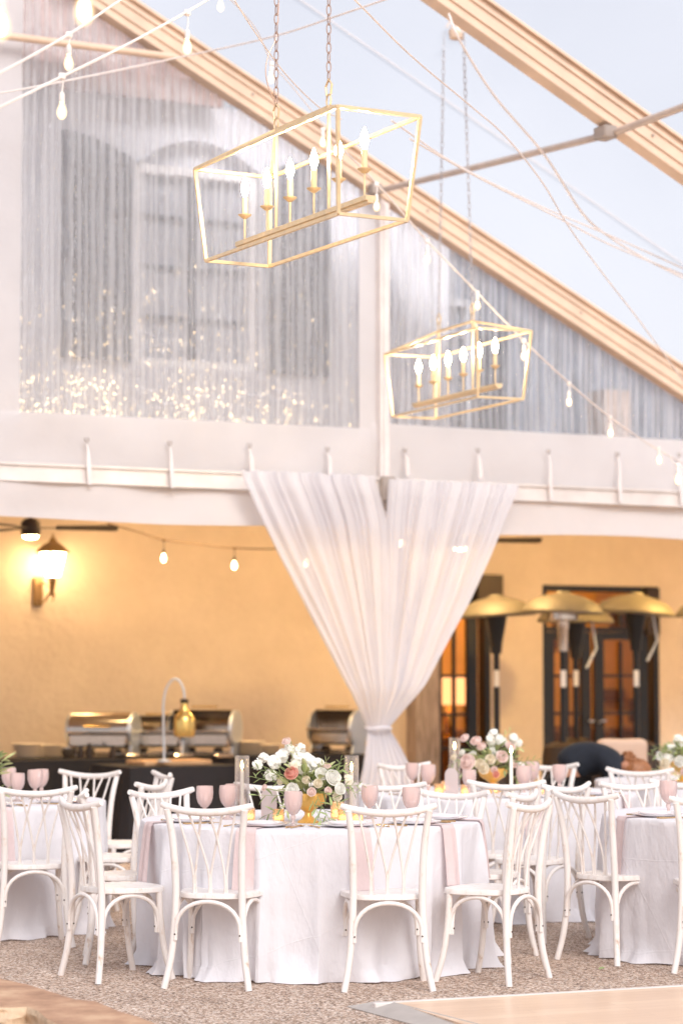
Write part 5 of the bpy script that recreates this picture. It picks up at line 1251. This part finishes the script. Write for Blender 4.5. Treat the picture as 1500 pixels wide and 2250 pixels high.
# greenery at the left edge
root, P3, C, rnd = arrangement(-40, 1778, 14.8, .0, 1.0, 'leafy white centrepiece reaching in from the left edge on the left table', 20)
finish(root, P3, C, rnd, [(-10, 60, -.05, .04, 'petal_white'), (-40, 80, -.05, .04, 'petal_blush'), (-70, 70, -.05, .04, 'petal_cream')], [(-30, 100, 0, .03, 12, 'petal_white'), (-60, 100, 0, .03, 12, 'petal_white')],
       [(0, 40, 58, 14, -.08, 8, .04, 0), (0, 40, 64, 24, -.06, 8, .036, 0)], 0, 60)

# ================================================================== PERSON bending by the farther table
def skinmesh(name, nodes, edges, mat, parent, sub=2):
    me = bpy.data.meshes.new(name); me.from_pydata([n_[0] for n_ in nodes], edges, []); o = bpy.data.objects.new(name, me); COL.objects.link(o)
    me.materials.append(mat); o.parent = parent
    md = o.modifiers.new('skin', 'SKIN'); md.use_smooth_shade = True
    for v_, n_ in zip(me.skin_vertices[0].data, nodes):
        r_ = n_[1]; v_.radius = r_ if isinstance(r_, tuple) else (r_, r_)
    me.skin_vertices[0].data[0].use_root = True
    md2 = o.modifiers.new('sub', 'SUBSURF'); md2.levels = sub; md2.render_levels = sub
    return o
Yp = 18.4; sp = Yp/F
hip = atY(1243, 1700, Yp)
per = empty('person', (hip.x, hip.y, 0), 0, 'person in a navy top with auburn hair in a bun, bending over to the right', 'person')
hz = hip.z
def q_(dx, z, dy=0): return (dx*sp, dy, z)
def zpy(py): return atY(1300, py, Yp).z
hp = q_(0, hz-.02); ch_ = q_(95, zpy(1672)); nk = q_(128, zpy(1682)); hd = q_(156, zpy(1700))
body = [(hp, .12), (q_(48, zpy(1666)), .11), (ch_, .125), (nk, .05), (q_(140, zpy(1690)), .052), (hd, .085), (q_(176, zpy(1712)), .055),
        (q_(0, hz-.06, -.1), .09), (q_(14, hz-.42, -.12), .06), (q_(-6, .09, -.12), .04), (q_(16, .035, -.13), .035),
        (q_(0, hz-.06, .1), .09), (q_(10, hz-.42, .12), .06), (q_(-14, .09, .12), .04), (q_(8, .035, .13), .035),
        (q_(98, zpy(1680), -.17), .05), (q_(102, zpy(1735), -.21), .038), (q_(112, zpy(1790), -.2), .026), (q_(114, zpy(1806), -.2), .028),
        (q_(98, zpy(1680), .17), .05), (q_(106, zpy(1735), .2), .038), (q_(122, zpy(1790), .16), .026), (q_(124, zpy(1806), .16), .028)]
edges = [(0, 1), (1, 2), (2, 3), (3, 4), (4, 5), (5, 6), (0, 7), (7, 8), (8, 9), (9, 10), (0, 11), (11, 12), (12, 13), (13, 14), (2, 15), (15, 16), (16, 17), (17, 18), (2, 19), (19, 20), (20, 21), (21, 22)]
nb = len(body)
for (hi, hy) in ((18, -.2), (22, .16)):
    hx, _, hz_ = body[hi][0]
    for k in range(4):
        i0 = len(body); yy = hy+(k-1.5)*.02; L_ = (.03, .036, .033, .026)[k]
        body += [((hx+.004, yy, hz_-.035), .009), ((hx+.012, yy, hz_-.035-L_), .008), ((hx+.004, yy, hz_-.035-L_*1.8), .007)]; edges += [(hi, i0), (i0, i0+1), (i0+1, i0+2)]
    i0 = len(body); body += [((hx+.03, hy, hz_-.01), .01), ((hx+.045, hy, hz_-.04), .009)]; edges += [(hi, i0), (i0, i0+1)]
bd = skinmesh('body', body, edges, M['skin'], per)
jk = [(q_(2, hz+.0), .17), (q_(20, zpy(1674)), .165), (q_(52, zpy(1664)), .155), (q_(88, zpy(1668)), .15), (q_(112, zpy(1678)), .105), (q_(124, zpy(1682)), .065),
      (q_(96, zpy(1682), -.18), .075), (q_(100, zpy(1722), -.22), .062), (q_(106, zpy(1765), -.21), .045),
      (q_(96, zpy(1682), .18), .075), (q_(104, zpy(1722), .21), .062), (q_(114, zpy(1765), .18), .045)]
skinmesh('navy_top', jk, [(0, 1), (1, 2), (2, 3), (3, 4), (4, 5), (3, 6), (6, 7), (7, 8), (3, 9), (9, 10), (10, 11)], M['navy'], per)
tr_ = [(q_(-2, hz-.04), .165), (q_(0, hz-.12, -.1), .115), (q_(14, hz-.42, -.12), .08), (q_(-6, .1, -.12), .06), (q_(0, hz-.12, .1), .115), (q_(10, hz-.42, .12), .08), (q_(-14, .1, .12), .06)]
skinmesh('trousers', tr_, [(0, 1), (1, 2), (2, 3), (0, 4), (4, 5), (5, 6)], M['trousers'], per)
hr = MB()
hc = Vector(hd)
def hb(a, b):
    th = TAU*a; ph = PI*b; r_ = .1+.006*math.sin(th*9)+.004*math.sin(ph*12+th*5)
    v_ = Vector((r_*math.sin(ph)*math.cos(th)*1.1, r_*math.sin(ph)*math.sin(th)*.9, r_*math.cos(ph)))
    return tuple(hc+Vector((-.004, 0, .012))+v_)
hr.grid(hb, 28, 16); hair = hr.build('hair', M['hair'], per)
hr = MB(); bc = Vector(q_(136, zpy(1668)))
for k in range(7):
    th = TAU*k/7; c_ = bc+Vector((.03*math.cos(th), -.01*math.sin(th*2), .03*math.sin(th))); pts = [c_+Vector((.028*math.cos(t+th), .02*math.sin(t), .028*math.sin(t+th))) for t in [i*.6 for i in range(9)]]
    hr.tube(pts, [.006, .012, .016, .018, .018, .018, .016, .012, .006], 8)
hr.build('hair_bun', M['hair'], hair)
for sy in (-1, 1):
    e_ = MB(); e_.lathe([(.001, -.008), (.012, -.004), (.014, .004), (.001, .008)], 10, TR(hc+Vector((.0, sy*.088, -.02)), rx=PI/2)); e_.build('ear', M['skin'], per)
fm = MB()
for sy in (-1, 1): fm.lathe([(.001, -.007), (.008, -.003), (.008, .003), (.001, .007)], 10, TR(hc+Vector((.09, sy*.03, -.055)), ry=PI/2))
fm.tube([hc+Vector((.085, -.02, -.085)), hc+Vector((.092, 0, -.088)), hc+Vector((.085, .02, -.085))], .005, 6); fm.tube([hc+Vector((.1, 0, -.045)), hc+Vector((.115, 0, -.062)), hc+Vector((.1, 0, -.07))], .008, 6)
fm.build('face_feature', M['skin'], per)

# lounge chair with the beige cushion
pl = atY(1372, 1650, 20.6); lc = empty('lounge_chair', (pl.x, pl.y, 0), R(4), 'dark lounge chair with a taupe back cushion in front of the right french door', 'lounge chair')
m_ = MB(); m_.box((0, 0, .38), (.62, .6, .08), bev=.02); m_.box((0, .29, .58), (.6, .05, .5), bev=.02); m_.build('seat_frame', M['wicker'], lc)
for sx in (-1, 1):
    m_ = MB(); m_.box((sx*.32, 0, .55), (.06, .6, .05), bev=.015); m_.build('armrest', M['wicker'], lc)
    for sy in (-1, 1): m_ = MB(); m_.box((sx*.32, sy*.26, .26), (.05, .05, .52)); m_.build('leg', M['wicker'], lc)
def cush(a, b):
    th = TAU*a; hw_, hh = .225, .15; cx_ = math.copysign(abs(math.cos(th))**.35, math.cos(th)); cz = math.copysign(abs(math.sin(th))**.35, math.sin(th))
    k = math.sin(PI*b)**.35; return (cx_*hw_*k*(1-.04*(1-abs(cz))), .14-.09*math.cos(PI*b)*(1), .83+cz*hh*k*(1-.06*(1-abs(cx_))))
m_ = MB(); m_.grid(cush, 40, 12); m_.build('back_cushion', M['cushion'], lc)
m_ = MB(); m_.box((0, -.02, .47), (.54, .52, .12), bev=.04); m_.build('seat_cushion', M['cushion'], lc)

# fallen leaves on the paving
for i, (px, py) in enumerate(((1222, 2087), (1362, 2112), (1314, 2130), (186, 2102))):
    p = atZ(px, py, .004); m_ = MB(); leaf(m_, Vector((0, 0, .002)), (1, .4, .1), .035, .016, random.Random(i)); o = m_.build('fallen_leaf', M['leaf']); o.location = p
    tag(o, ['tiny green leaf on the paving left of the right table chair', 'green leaf on the paving below the right table chair', 'small leaf on bare paving between two chairs at right', 'small leaf on the paving between the legs of the left side chair'][i], 'leaf', 'small leaves on the paving')
